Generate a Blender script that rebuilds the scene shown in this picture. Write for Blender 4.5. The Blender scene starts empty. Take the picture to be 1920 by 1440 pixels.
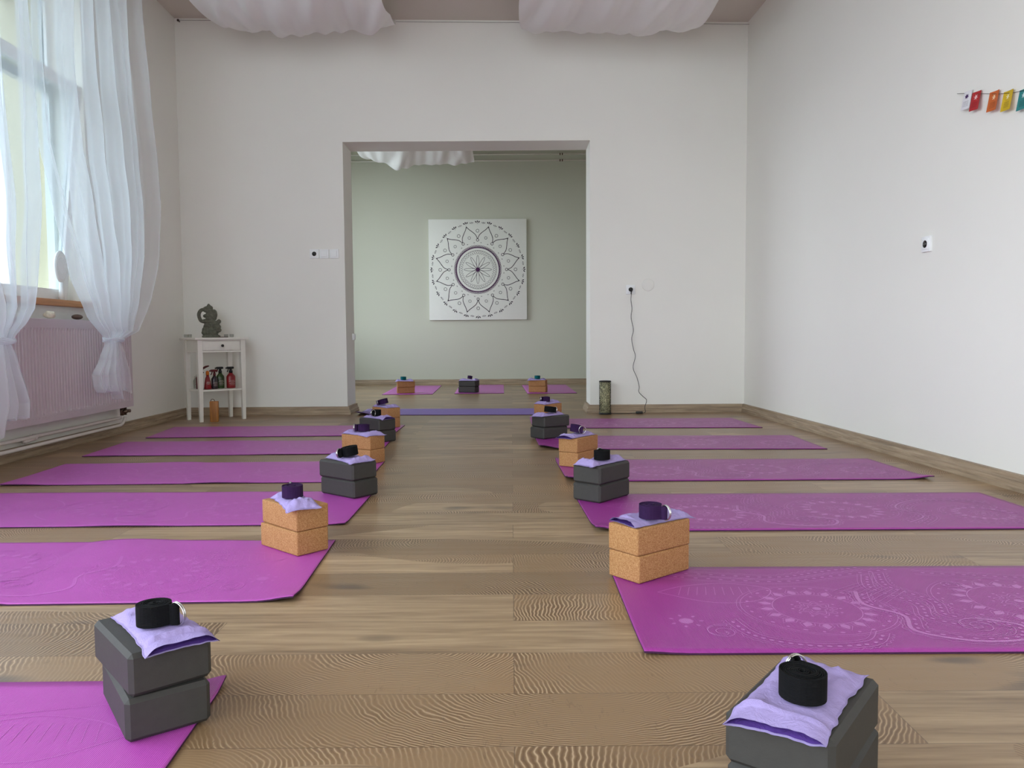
import bpy, bmesh, math, random
from mathutils import Vector, Matrix, noise
PI = math.pi
C = bpy.context.scene.collection
R = math.radians

# ------------------------------------------------------------------ helpers
class MB:
    """collects vertices, faces and a material index for ONE mesh object"""
    def __init__(s): s.v, s.f, s.m, s.sm = [], [], [], []
    def add(s, vs, fs, mi=0, mat=None, smooth=False):
        b = len(s.v)
        s.v += [tuple(mat @ Vector(p)) if mat else tuple(p) for p in vs]
        s.f += [tuple(b + i for i in f) for f in fs]
        s.m += [mi] * len(fs); s.sm += [smooth] * len(fs)
    def box(s, c, d, mi=0, rz=0, mat=None):
        x, y, z = [k / 2 for k in d]
        M = Matrix.Translation(c) @ Matrix.Rotation(rz, 4, 'Z')
        if mat: M = mat @ M
        vs = [(i * x, j * y, k * z) for k in (-1, 1) for j in (-1, 1) for i in (-1, 1)]
        s.add(vs, [(0, 2, 3, 1), (4, 5, 7, 6), (0, 1, 5, 4), (2, 6, 7, 3), (0, 4, 6, 2), (1, 3, 7, 5)], mi, M)
    def bbox(s, c, d, bev=.005, seg=2, mi=0, rz=0, mat=None):
        bm = bmesh.new(); bmesh.ops.create_cube(bm, size=1)
        for v in bm.verts: v.co = Vector((v.co.x * d[0], v.co.y * d[1], v.co.z * d[2]))
        bmesh.ops.bevel(bm, geom=list(bm.edges), offset=bev, segments=seg, profile=.6, affect='EDGES')
        M = Matrix.Translation(c) @ Matrix.Rotation(rz, 4, 'Z')
        if mat: M = mat @ M
        bm.verts.index_update()
        s.add([v.co[:] for v in bm.verts], [[v.index for v in f.verts] for f in bm.faces], mi, M, seg > 1)
        bm.free()
    def lathe(s, prof, n=24, mi=0, mat=None, smooth=True, sx=1, sy=1):
        vs, fs = [], []
        for r, z in prof:
            for k in range(n):
                a = 2 * PI * k / n; vs.append((r * math.cos(a) * sx, r * math.sin(a) * sy, z))
        for i in range(len(prof) - 1):
            for k in range(n):
                k2 = (k + 1) % n; fs.append((i * n + k, i * n + k2, (i + 1) * n + k2, (i + 1) * n + k))
        fs.append(tuple(reversed(range(n)))); fs.append(tuple((len(prof) - 1) * n + k for k in range(n)))
        s.add(vs, fs, mi, mat, smooth)
    def tube(s, pts, r, n=8, mi=0, closed=False, mat=None):
        pts = [Vector(p) for p in pts]; vs, fs = [], []; m = len(pts)
        up = Vector((0, 0, 1)); prev = None
        for i, p in enumerate(pts):
            a = pts[(i - 1) % m] if (closed or i) else p
            b = pts[(i + 1) % m] if (closed or i < m - 1) else p
            t = (b - a).normalized() if (b - a).length > 1e-9 else Vector((1, 0, 0))
            if prev is None:
                q = t.cross(up)
                if q.length < 1e-3: q = t.cross(Vector((1, 0, 0)))
                q.normalize()
            else:
                q = prev - t * prev.dot(t)
                q.normalize()
            prev = q; w = t.cross(q)
            rr = r[i] if isinstance(r, (list, tuple)) else r
            for k in range(n):
                an = 2 * PI * k / n; vs.append(tuple(p + q * (rr * math.cos(an)) + w * (rr * math.sin(an))))
        for i in range(m if closed else m - 1):
            for k in range(n):
                j = (i + 1) % m; k2 = (k + 1) % n
                fs.append((i * n + k, i * n + k2, j * n + k2, j * n + k))
        if not closed:
            fs.append(tuple(reversed(range(n)))); fs.append(tuple((m - 1) * n + k for k in range(n)))
        s.add(vs, fs, mi, mat, True)
    def ball(s, c, r, mi=0, sub=2, mat=None):
        bm = bmesh.new(); bmesh.ops.create_icosphere(bm, subdivisions=sub, radius=1)
        rr = (r, r, r) if isinstance(r, (int, float)) else r
        s.add([(v.co.x * rr[0] + c[0], v.co.y * rr[1] + c[1], v.co.z * rr[2] + c[2]) for v in bm.verts],
              [[v.index for v in f.verts] for f in bm.faces], mi, mat, True); bm.free()
    def ribbon(s, pts, w, f, mi=0, closed=False):
        """flat line of width w through 2D pts; f maps (a, b) to 3D"""
        n = len(pts); vs, fs = [], []
        for i in range(n):
            a = pts[(i - 1) % n] if (closed or i) else pts[i]
            b = pts[(i + 1) % n] if (closed or i < n - 1) else pts[i]
            dx, dy = b[0] - a[0], b[1] - a[1]; L = math.hypot(dx, dy) or 1
            ww = w[i] if isinstance(w, (list, tuple)) else w
            nx, ny = -dy / L * ww / 2, dx / L * ww / 2
            vs += [f(pts[i][0] + nx, pts[i][1] + ny), f(pts[i][0] - nx, pts[i][1] - ny)]
        for i in range(n if closed else n - 1):
            j = (i + 1) % n; fs.append((2 * i, 2 * i + 1, 2 * j + 1, 2 * j))
        s.add(vs, fs, mi)
    def disc(s, c, r, f, mi=0, n=12, ry=None, rot=0):
        ry = ry or r; ca, sa = math.cos(rot), math.sin(rot); vs = []
        for k in range(n):
            a = 2 * PI * k / n; x, y = r * math.cos(a), ry * math.sin(a)
            vs.append(f(c[0] + x * ca - y * sa, c[1] + x * sa + y * ca))
        s.add(vs, [tuple(range(n))], mi)
    def build(s, name, mats, parent=None, loc=(0, 0, 0), rz=0, recalc=False):
        me = bpy.data.meshes.new(name); me.from_pydata(s.v, [], s.f)
        if not isinstance(mats, (list, tuple)): mats = [mats]
        for m in mats: me.materials.append(m)
        me.polygons.foreach_set('material_index', s.m); me.polygons.foreach_set('use_smooth', s.sm)
        if recalc:
            bm = bmesh.new(); bm.from_mesh(me); bmesh.ops.recalc_face_normals(bm, faces=bm.faces); bm.to_mesh(me); bm.free()
        me.update()
        o = bpy.data.objects.new(name, me); C.objects.link(o)
        o.location = loc; o.rotation_euler = (0, 0, rz)
        if parent: o.parent = parent
        return o

def tag(o, label=None, cat=None, group=None, kind=None):
    if label: o['label'] = label
    if cat: o['category'] = cat
    if group: o['group'] = group
    if kind: o['kind'] = kind
    return o
def empty(name, loc, rz=0, **k):
    o = bpy.data.objects.new(name, None); C.objects.link(o); o.location = loc; o.rotation_euler = (0, 0, rz)
    o.empty_display_size = .05
    return tag(o, **k)
def copy_tree(o, parent=None):
    c = o.copy(); C.objects.link(c)
    if parent: c.parent = parent
    for ch in o.children: copy_tree(ch, c)
    return c
def interp(tab, x):
    """tab: list of (x, y) sorted by x, smooth interpolation"""
    if x <= tab[0][0]: return tab[0][1]
    for (a, b), (c, d) in zip(tab, tab[1:]):
        if x <= c:
            t = (x - a) / (c - a); t = t * t * (3 - 2 * t) * .35 + t * .65
            return b + (d - b) * t
    return tab[-1][1]

# ------------------------------------------------------------------ materials
def lin(c):
    return tuple(((v / 255 / 12.92) if v / 255 <= .04045 else ((v / 255 + .055) / 1.055) ** 2.4) for v in c) + (1,)
class NT:
    def __init__(s, name):
        s.m = bpy.data.materials.new(name); s.m.use_nodes = True; s.t = s.m.node_tree
        s.b = s.t.nodes['Principled BSDF']; s.out = s.t.nodes['Material Output']
    def n(s, typ, **k):
        o = s.t.nodes.new(typ)
        for a, b in k.items():
            if a.startswith('i_'): o.inputs[a[2:].replace('_', ' ')].default_value = b
            else: setattr(o, a, b)
        return o
    def l(s, a, b): s.t.links.new(a, b)
    def math(s, op, a, b=None, c=None):
        o = s.n('ShaderNodeMath', operation=op)
        for i, v in enumerate((a, b, c)):
            if v is None: continue
            if isinstance(v, (int, float)): o.inputs[i].default_value = v
            else: s.l(v, o.inputs[i])
        return o.outputs[0]
    def mix(s, fac, a, b, mode='MIX'):
        o = s.n('ShaderNodeMix', data_type='RGBA', blend_type=mode)
        for i, v in ((0, fac), (6, a), (7, b)):
            if isinstance(v, (int, float)): o.inputs[i].default_value = v
            elif isinstance(v, tuple): o.inputs[i].default_value = v
            else: s.l(v, o.inputs[i])
        return o.outputs[2]
    def noise(s, vec, scale, detail=4, rough=.55, dist=0):
        o = s.n('ShaderNodeTexNoise'); o.inputs['Scale'].default_value = scale
        o.inputs['Detail'].default_value = detail; o.inputs['Roughness'].default_value = rough
        o.inputs['Distortion'].default_value = dist
        if vec is not None: s.l(vec, o.inputs['Vector'])
        return o.outputs['Fac']
    def ramp(s, fac, stops):
        o = s.n('ShaderNodeValToRGB'); s.l(fac, o.inputs[0]); e = o.color_ramp.elements
        while len(e) < len(stops): e.new(.5)
        for i, (p, c) in enumerate(stops): e[i].position = p; e[i].color = c if isinstance(c, tuple) else (c, c, c, 1)
        return o.outputs[0]
    def mapv(s, vec, scale=(1, 1, 1), rot=(0, 0, 0)):
        o = s.n('ShaderNodeMapping'); o.inputs['Scale'].default_value = scale; o.inputs['Rotation'].default_value = rot
        s.l(vec, o.inputs['Vector']); return o.outputs[0]
    def bump(s, h, strength=.3, dist=.002):
        o = s.n('ShaderNodeBump'); o.inputs['Strength'].default_value = strength; o.inputs['Distance'].default_value = dist
        s.l(h, o.inputs['Height']); s.l(o.outputs[0], s.b.inputs['Normal']); return o
    def obj(s): return s.n('ShaderNodeTexCoord').outputs['Object']
    def set(s, **k):
        for a, b in k.items(): s.b.inputs[a.replace('_', ' ')].default_value = b
        return s
def simple(name, col, rough=.6, metal=0, var=.08, scale=30, bump=0, bscale=200, spec=.5):
    t = NT(name); t.set(Roughness=rough, Metallic=metal); t.b.inputs['Specular IOR Level'].default_value = spec
    o = t.obj(); nz = t.noise(o, scale)
    c = lin(col); d = tuple(v * (1 - var) for v in c[:3]) + (1,); e = tuple(min(1, v * (1 + var)) for v in c[:3]) + (1,)
    t.l(t.ramp(nz, [(.3, d), (.7, e)]), t.b.inputs['Base Color'])
    if bump: t.bump(t.noise(o, bscale, 3), bump, .002)
    return t.m

M = {}
M['wall'] = simple('plaster_wall', (237, 236, 229), .85, var=.012, scale=1.3, bump=.12, bscale=45, spec=.2)
M['wall_b'] = simple('plaster_wall_far', (200, 202, 186), .85, var=.012, scale=1.3, bump=.12, bscale=45, spec=.2)
M['ceiling'] = simple('ceiling_paint', (208, 200, 190), .9, var=.01, scale=2, spec=.2)
M['white'] = simple('white_lacquer', (224, 221, 210), .4, var=.02)
M['pvc'] = simple('white_plastic', (240, 242, 242), .35, var=.01)
M['radiator'] = simple('radiator_enamel', (200, 187, 191), .35, var=.015)
M['brass'] = simple('dull_brass', (110, 92, 78), .35, metal=.9)
M['pipe'] = simple('painted_pipe', (214, 205, 198), .4, var=.03)
M['black'] = simple('black_plastic', (16, 16, 17), .4)
M['steel'] = simple('ring_steel', (205, 203, 200), .22, metal=1)
M['foam'] = simple('charcoal_foam', (62, 60, 57), .62, var=.06, scale=60, bump=.12, bscale=500, spec=.35)
M['darkunder'] = simple('mat_underside', (62, 18, 62), .8)
M['lavmat'] = simple('lavender_mat', (128, 104, 178), .6, var=.05, bump=.3, bscale=600)
M['stone'] = simple('grey_stone', (98, 98, 84), .9, var=.3, scale=60, bump=.6, bscale=120)
M['pebble'] = simple('brown_pebble', (95, 74, 62), .55, var=.2, scale=60)
M['shell'] = simple('pale_shell', (226, 218, 196), .6, var=.15, scale=80)
M['brownwood'] = simple('dark_wood', (74, 44, 32), .6)
M['canvas'] = simple('canvas_white', (232, 234, 226), .8, var=.01, bump=.2, bscale=600)
M['ink'] = simple('mandala_ink', (38, 24, 40), .7)
M['inkp'] = simple('mandala_purple', (72, 20, 74), .7)
M['inkg'] = simple('mandala_grey', (128, 130, 124), .7)
M['redp'] = simple('red_plastic', (128, 14, 20), .3, var=.05)
M['dredp'] = simple('dark_red_plastic', (84, 12, 20), .3, var=.05)
M['greenp'] = simple('green_plastic', (44, 66, 24), .3, var=.05)
M['darkp'] = simple('aubergine_plastic', (34, 20, 26), .3)
M['orangep'] = simple('orange_plastic', (205, 110, 20), .35)
M['print'] = simple('label_print', (190, 170, 160), .5)
M['wire'] = simple('thin_wire', (70, 62, 56), .5, metal=.6)
M['beige'] = simple('lamp_fabric', (196, 192, 150), .7, var=.06, scale=40)
M['iron'] = simple('lamp_iron', (40, 38, 34), .5, metal=.5)
M['asphalt'] = simple('pavement', (140, 142, 138), .9, var=.1, scale=2)
M['cream'] = simple('cream_render', (226, 214, 184), .9, var=.03, scale=1)
M['roof'] = simple('roof_tile', (130, 80, 62), .8)
M['darkwin'] = simple('dark_window', (70, 84, 92), .2)

def strap_mat(name, col):
    t = NT(name).set(Roughness=.9); o = t.obj()
    w = t.n('ShaderNodeTexWave', bands_direction='Z'); w.inputs['Scale'].default_value = 160; w.inputs['Distortion'].default_value = 1
    t.l(o, w.inputs['Vector']); c = lin(col)
    t.l(t.mix(t.noise(o, 90), tuple(v * .8 for v in c[:3]) + (1,), tuple(v * 1.25 for v in c[:3]) + (1,)), t.b.inputs['Base Color'])
    t.b.inputs['Specular IOR Level'].default_value = .15
    t.bump(w.outputs['Fac'], .35, .001); return t.m
M['strap_black'] = strap_mat('black_webbing', (17, 17, 18))
M['strap_purple'] = strap_mat('purple_webbing', (50, 28, 64))
M['strap_teal'] = strap_mat('teal_webbing', (14, 96, 104))

def cloth_mat(name, col, var=.1):
    t = NT(name).set(Roughness=.9); o = t.obj(); c = lin(col)
    t.b.inputs['Specular IOR Level'].default_value = .15
    t.l(t.mix(t.noise(o, 55, 5), tuple(v * (1 - var) for v in c[:3]) + (1,), tuple(min(1, v * (1 + var)) for v in c[:3]) + (1,)), t.b.inputs['Base Color'])
    a = t.noise(o, 60, 5, .6, .8); b = t.noise(o, 900, 2)
    t.bump(t.math('ADD', a, t.math('MULTIPLY', b, .12)), .6, .004); return t.m
M['lav'] = cloth_mat('lavender_cotton', (168, 152, 202))
M['lining'] = cloth_mat('violet_lining', (92, 62, 142), .3)

def cork():
    t = NT('cork').set(Roughness=.8); o = t.obj(); t.b.inputs['Specular IOR Level'].default_value = .25
    v = t.n('ShaderNodeTexVoronoi', feature='F1'); v.inputs['Scale'].default_value = 520; t.l(o, v.inputs['Vector'])
    g = t.ramp(v.outputs['Color'], [(0, lin((146, 98, 58))), (.3, lin((164, 117, 74))), (.6, lin((176, 130, 84))), (1, lin((200, 158, 110)))])
    d = t.ramp(t.noise(o, 330, 3, .7), [(.60, 0.0), (.70, .55)])
    t.l(t.mix(d, g, lin((120, 72, 38))), t.b.inputs['Base Color'])
    t.bump(t.noise(o, 300, 3), .3, .001); return t.m
M['cork'] = cork()

def mat_mat(name, col, rib=True, rough=.34):
    t = NT(name).set(Roughness=rough); o = t.obj(); t.b.inputs['Specular IOR Level'].default_value = .5
    c = lin(col)
    t.l(t.mix(t.noise(o, 9, 6, .7), tuple(v * .93 for v in c[:3]) + (1,), tuple(min(1, v * 1.08) for v in c[:3]) + (1,)), t.b.inputs['Base Color'])
    if rib:
        # ribs: the surface normal swings left and right every 3.4 mm
        ge = t.n('ShaderNodeNewGeometry'); sx = t.n('ShaderNodeSeparateXYZ'); t.l(o, sx.inputs[0])
        wob = t.math('MULTIPLY', t.noise(o, 120, 2), .0012)
        k = t.math('MULTIPLY', t.math('COSINE', t.math('MULTIPLY', t.math('ADD', sx.outputs[0], wob), 2 * PI / .0034)), .36)
        nv = t.math('MULTIPLY', t.math('SUBTRACT', t.noise(o, 420, 3), .5), .5)
        cm = t.n('ShaderNodeCombineXYZ'); t.l(k, cm.inputs[0]); t.l(nv, cm.inputs[1])
        ad = t.n('ShaderNodeVectorMath', operation='ADD'); t.l(ge.outputs['Normal'], ad.inputs[0]); t.l(cm.outputs[0], ad.inputs[1])
        no = t.n('ShaderNodeVectorMath', operation='NORMALIZE'); t.l(ad.outputs[0], no.inputs[0]); t.l(no.outputs[0], t.b.inputs['Normal'])
    return t.m
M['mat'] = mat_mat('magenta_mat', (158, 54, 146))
M['mat_glare'] = mat_mat('magenta_mat_glare', (186, 80, 176))  # same magenta mat, with window glare painted in as a lighter colour
M['matprint'] = mat_mat('mat_print', (194, 116, 188))
M['matprint_glare'] = mat_mat('mat_print_glare', (196, 98, 188))  # print colour washed out to go with the painted glare

def floor_mat():
    t = NT('laminate_floor'); t.b.inputs['Specular IOR Level'].default_value = .5
    o = t.obj(); s = t.n('ShaderNodeSeparateXYZ'); t.l(o, s.inputs[0]); x, y = s.outputs[0], s.outputs[1]
    W, L = .193, 1.38
    yy = t.math('DIVIDE', t.math('SUBTRACT', y, 1.26), W); row = t.math('FLOOR', yy); fy = t.math('FRACT', yy)
    par = t.math('FLOORED_MODULO', row, 2)
    xx = t.math('ADD', t.math('DIVIDE', x, L), t.math('MULTIPLY', t.math('SUBTRACT', 1, par), .5))
    col = t.math('FLOOR', xx); fx = t.math('FRACT', xx)
    cmb = t.n('ShaderNodeCombineXYZ'); t.l(row, cmb.inputs[0]); t.l(col, cmb.inputs[1])
    wn = t.n('ShaderNodeTexWhiteNoise', noise_dimensions='2D'); t.l(cmb.outputs[0], wn.inputs['Vector'])
    rs = t.n('ShaderNodeSeparateColor'); t.l(wn.outputs['Color'], rs.inputs[0]); r1, r2, r3 = rs.outputs[0], rs.outputs[1], rs.outputs[2]
    # offset coordinates so every plank has its own figure
    off = t.n('ShaderNodeCombineXYZ'); t.l(t.math('MULTIPLY', r1, 37), off.inputs[0]); t.l(t.math('MULTIPLY', r2, 53), off.inputs[1]); t.l(t.math('MULTIPLY', r3, 11), off.inputs[2])
    va = t.n('ShaderNodeVectorMath', operation='ADD'); t.l(o, va.inputs[0]); t.l(off.outputs[0], va.inputs[1]); pv = va.outputs[0]
    # long grain
    lg = t.noise(t.mapv(pv, (2.2, 34, 1)), 1.6, 8, .62, .5)
    lg2 = t.noise(t.mapv(pv, (.8, 6, 1)), 2, 4, .5, .4)
    long_c = t.ramp(t.math('ADD', t.math('MULTIPLY', lg, .6), t.math('MULTIPLY', lg2, .4)),
                    [(.28, lin((104, 82, 60))), (.42, lin((146, 120, 91))), (.55, lin((169, 142, 109))), (.72, lin((195, 168, 132)))])
    # growth rings of sawn end grain
    cx = t.math('MULTIPLY', t.math('SUBTRACT', fx, t.math('ADD', .15, t.math('MULTIPLY', r2, .7))), L)
    cy = t.math('MULTIPLY', t.math('SUBTRACT', fy, t.math('SUBTRACT', t.math('MULTIPLY', r3, 1.8), .4)), W * 1.4)
    d = t.math('SQRT', t.math('ADD', t.math('MULTIPLY', cx, cx), t.math('MULTIPLY', cy, cy)))
    dn = t.math('ADD', d, t.math('MULTIPLY', t.math('SUBTRACT', t.noise(pv, 5, 3, .5), .5), .085))
    dn = t.math('ADD', dn, t.math('MULTIPLY', t.math('SUBTRACT', t.noise(pv, 40, 2, .5), .5), .004))
    sn = t.math('SINE', t.math('MULTIPLY', dn, 2 * PI / .0095)); sn = t.math('MULTIPLY', t.math('ADD', sn, 1), .5)
    fade = t.ramp(t.noise(pv, 3.2, 3, .5), [(.40, .15), (.58, 1.0)])
    ring = t.ramp(sn, [(.0, lin((112, 86, 60))), (.6, lin((134, 107, 78))), (.86, lin((154, 127, 96))), (1, lin((190, 163, 130)))])
    ring_c = t.mix(fade, lin((142, 114, 83)), ring)
    crack = t.ramp(t.noise(t.mapv(pv, (14, 3, 1), (0, 0, .9)), 5, 2, .5), [(.66, 0.0), (.68, .35), (.7, 0.0)])
    ring_c = t.mix(crack, ring_c, lin((92, 72, 54)))
    seg = t.n('ShaderNodeTexNoise'); seg.inputs['Scale'].default_value = 1.1; seg.inputs['Detail'].default_value = 0; t.l(t.mapv(pv, (1, 2.2, 1)), seg.inputs['Vector'])
    pick = t.math('GREATER_THAN', t.math('ADD', t.math('MULTIPLY', r1, .55), t.math('MULTIPLY', seg.outputs['Fac'], .6)), .53)
    c = t.mix(pick, long_c, ring_c)
    tone = t.math('ADD', .83, t.math('MULTIPLY', r2, .26))
    tn = t.n('ShaderNodeCombineColor'); [t.l(tone, tn.inputs[i]) for i in range(3)]
    c = t.mix(1.0, c, tn.outputs[0], 'MULTIPLY')
    # knots
    kn = t.ramp(t.noise(t.mapv(pv, (1.6, 5, 1)), 2.1, 1, .4), [(.70, 0.0), (.80, .75)])
    c = t.mix(kn, c, lin((84, 70, 58)))
    ey = t.math('MINIMUM', fy, t.math('SUBTRACT', 1, fy)); ex = t.math('MULTIPLY', t.math('MINIMUM', fx, t.math('SUBTRACT', 1, fx)), L / W)
    e = t.math('LESS_THAN', t.math('MINIMUM', ey, ex), .006)
    c = t.mix(t.math('MULTIPLY', e, .45), c, lin((70, 54, 42)))
    t.l(c, t.b.inputs['Base Color'])
    t.l(t.ramp(lg, [(.3, .38), (.7, .28)]), t.b.inputs['Roughness'])
    t.bump(t.math('SUBTRACT', t.math('MULTIPLY', lg, .3), e), .08, .001)
    return t.m
M['floor'] = floor_mat()
def wood(name, cols, scale=(2, 40, 40), rough=.5):
    t = NT(name).set(Roughness=rough); o = t.obj()
    t.l(t.ramp(t.noise(t.mapv(o, scale), 1.5, 6, .6, .4), [(.3, lin(cols[0])), (.5, lin(cols[1])), (.7, lin(cols[2]))]), t.b.inputs['Base Color'])
    return t.m
M['base'] = wood('skirting_wood', ((128, 110, 90), (158, 138, 114), (180, 160, 134)))
M['base_y'] = wood('skirting_wood_y', ((128, 110, 90), (158, 138, 114), (180, 160, 134)), (40, 2, 40))
M['sill'] = wood('sill_wood', ((160, 108, 66), (190, 134, 86), (204, 150, 100)), (40, 2, 40))
M['bamboo'] = wood('bamboo_wood', ((140, 86, 24), (176, 112, 40), (190, 126, 52)), (40, 40, 2))

def sheer(name, col, opac, facing_gain, trans=.5):
    t = NT(name); t.t.nodes.remove(t.b)
    o = t.obj(); lw = t.n('ShaderNodeLayerWeight'); lw.inputs['Blend'].default_value = .35
    tr = t.n('ShaderNodeBsdfTransparent'); tr.inputs[0].default_value = (1, 1, 1, 1)
    di = t.n('ShaderNodeBsdfDiffuse'); di.inputs[0].default_value = lin(col)
    tl = t.n('ShaderNodeBsdfTranslucent'); tl.inputs[0].default_value = lin(col)
    m1 = t.n('ShaderNodeMixShader'); m1.inputs[0].default_value = trans; t.l(di.outputs[0], m1.inputs[1]); t.l(tl.outputs[0], m1.inputs[2])
    f = t.math('ADD', opac, t.math('MULTIPLY', lw.outputs['Facing'], facing_gain)); f = t.math('MINIMUM', f, .97)
    m2 = t.n('ShaderNodeMixShader'); t.l(f, m2.inputs[0]); t.l(tr.outputs[0], m2.inputs[1]); t.l(m1.outputs[0], m2.inputs[2])
    t.l(m2.outputs[0], t.out.inputs[0]); return t.m
M['voile'] = sheer('white_voile', (242, 246, 249), .30, .52, .45)
M['drape'] = sheer('white_drape_cloth', (250, 249, 247), .96, .03, .12)
def pane():
    t = NT('window_glass'); t.t.nodes.remove(t.b)
    tr = t.n('ShaderNodeBsdfTransparent'); tr.inputs[0].default_value = (.65, .69, .70, 1)
    gl = t.n('ShaderNodeBsdfGlossy'); gl.inputs['Roughness'].default_value = .02
    fr = t.n('ShaderNodeFresnel'); fr.inputs[0].default_value = 1.3
    ge = t.n('ShaderNodeNewGeometry'); fq = t.math('MULTIPLY', fr.outputs[0], t.math('SUBTRACT', 1, ge.outputs['Backfacing']))
    m = t.n('ShaderNodeMixShader'); t.l(fq, m.inputs[0]); t.l(tr.outputs[0], m.inputs[1]); t.l(gl.outputs[0], m.inputs[2])
    t.l(m.outputs[0], t.out.inputs[0]); return t.m
M['pane'] = pane()
M['glass_clear'] = M['pane'].copy(); M['glass_clear'].name = 'clear_glass'
for n_ in M['glass_clear'].node_tree.nodes:
    if n_.type == 'BSDF_TRANSPARENT': n_.inputs[0].default_value = (.86, .87, .86, 1)
    if n_.type == 'FRESNEL': n_.inputs[0].default_value = 1.5

# ------------------------------------------------------------------ room shell
AL = R(1.8)
OL = Vector((-2.945, 7.02, 0)); ORR = Vector((2.097, 7.02, 0))
ML = Matrix.Translation(OL) @ Matrix.Rotation(AL, 4, 'Z')      # wall-local: x = into the room, y = along the wall
MR = Matrix.Translation(ORR) @ Matrix.Rotation(AL, 4, 'Z')     # x negative = into the room
def LW(n, s, z): return tuple(ML @ Vector((n, s, z)))
def RWp(n, s, z): return tuple(MR @ Vector((-n, s, z)))
YB, YJ, YF = 7.02, 7.38, 11.56
XO0, XO1, ZO = -1.488, .706, 2.425
ZC = 3.49
def struct(name, b, m, label=None, **k):
    o = b.build(name, m, **k); tag(o, label, None, None, 'structure'); return o

b = MB(); b.add([(-4, -5, 0), (4, -5, 0), (4, 12, 0), (-4, 12, 0)], [(0, 1, 2, 3)]); b.add([(-4, -5, -.1), (4, -5, -.1), (4, 12, -.1), (-4, 12, -.1)], [(3, 2, 1, 0)])
struct('floor', b, M['floor'], 'brown oak laminate floor with visible growth rings')

def wall_with_holes(bm, axis_pts, s0, s1, z0, z1, holes, thick, inward, mi=0):
    """boxes around rectangular holes, in local coords: y along, x thickness (0 .. -thick*inward)"""
    cuts = sorted({s0, s1, *[h[0] for h in holes], *[h[1] for h in holes]})
    for a, c in zip(cuts, cuts[1:]):
        hs = [h for h in holes if h[0] <= a + 1e-6 and h[1] >= c - 1e-6]
        spans = [(z0, z1)]
        for h in hs: spans = [(z0, h[2]), (h[3], z1)]
        for p, q in spans:
            if q - p > 1e-4: bm.box((-thick / 2 * inward, (a + c) / 2, (p + q) / 2), (thick, c - a, q - p), mi, 0, axis_pts)
WIN = (-4.12, -1.63, .90, 2.98)
REAR = (-2.7, .7, .5, 3.3)
SIDE = [(-6.7, -4.6, .6, 3.1), (-9.1, -6.95, .6, 3.1), (-11.4, -9.35, .6, 3.1)]
b = MB()
wall_with_holes(b, ML, -11.6, .0, 0, ZC + .3, [WIN, *SIDE], .35, 1)
struct('wall_left', b, M['wall'], 'white plaster wall with the window')
b = MB(); wall_with_holes(b, MR, -11.6, 0, 0, ZC + .3, [], .3, -1)
struct('wall_right', b, M['wall'], 'plain white plaster wall with the bunting')
b = MB()
b.box(((-3.4 + XO0) / 2, (YB + YJ) / 2, 1.9), (XO0 + 3.4, YJ - YB, 3.8)); b.box(((2.6 + XO1) / 2, (YB + YJ) / 2, 1.9), (2.6 - XO1, YJ - YB, 3.8))
b.box(((XO0 + XO1) / 2, (YB + YJ) / 2, (3.8 + ZO) / 2), (XO1 - XO0, YJ - YB, 3.8 - ZO))
struct('wall_back', b, M['wall'], 'white plaster wall with the wide opening')
b = MB(); b.box((-.4, YF + .15, 1.9), (6.4, .3, 3.8)); struct('wall_far', b, M['wall_b'], 'pale green-white wall of the far room')
b = MB(); MB2 = Matrix.Translation((-3.05, 0, 0)); wall_with_holes(b, MB2, YJ, YF, 0, 3.8, [(8.2, 10.8, .8, 3.1)], .35, 1); struct('wall_far_left', b, M['wall_b'])
b = MB(); b.box((2.55, (YJ + YF) / 2, 1.9), (.3, YF - YJ, 3.8)); struct('wall_far_right', b, M['wall_b'])
# unseen wall behind the camera; its opening is added to brighten the back wall
b = MB(); MBB = Matrix.Translation((0, -4.0, 0)) @ Matrix.Rotation(-PI / 2, 4, 'Z')
wall_with_holes(b, MBB, -2.9, 3.2, 0, 3.8, [REAR], .3, -1); struct('wall_behind', b, M['wall'])
b = MB(); b.add([(-3.3, -4.4, ZC + .01), (2.9, -4.4, ZC - .05), (2.6, YB, ZC - .06), (-3.3, YB, ZC + .02)], [(3, 2, 1, 0)])
b.add([(-3.3, -4.4, ZC + .3), (2.9, -4.4, ZC + .3), (2.6, YB, ZC + .3), (-3.3, YB, ZC + .3)], [(0, 1, 2, 3)])
struct('ceiling', b, M['ceiling'], 'off-white ceiling')
b = MB(); b.box((-.3, (YJ + YF) / 2, 3.5), (6, YF - YJ, .1)); struct('ceiling_far', b, M['ceiling'])

# skirting: stepped profile swept along a path (normal points to the right of travel)
PROF = [(0, 0), (.034, 0), (.034, .016), (.030, .020), (.030, .034), (.022, .040), (.022, .044), (.018, .052), (.018, .070), (0, .072)]
def skirting(name, pts, label=None):
    b = MB(); vs, fs = [], []; n = len(pts); P = len(PROF)
    for i, p in enumerate(pts):
        p = Vector((p[0], p[1])); nrm = []
        if i: d = (p - Vector(pts[i - 1][:2])).normalized(); nrm.append(Vector((d.y, -d.x)))
        if i < n - 1: d = (Vector(pts[i + 1][:2]) - p).normalized(); nrm.append(Vector((d.y, -d.x)))
        m = sum(nrm, Vector((0, 0))) / len(nrm); m = m / m.length_squared
        for a, z in PROF: vs.append((p.x + m.x * a, p.y + m.y * a, z))
    for i in range(n - 1):
        for k in range(P - 1): fs.append((i * P + k, (i + 1) * P + k, (i + 1) * P + k + 1, i * P + k + 1))
    fs.append(tuple(range(P))); fs.append(tuple(reversed(range((n - 1) * P, n * P))))
    b.add(vs, fs); o = b.build(name, M['base_y' if name in ('baseboard_left', 'baseboard_right') else 'base'], recalc=True); tag(o, label, None, None, 'structure'); return o
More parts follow.
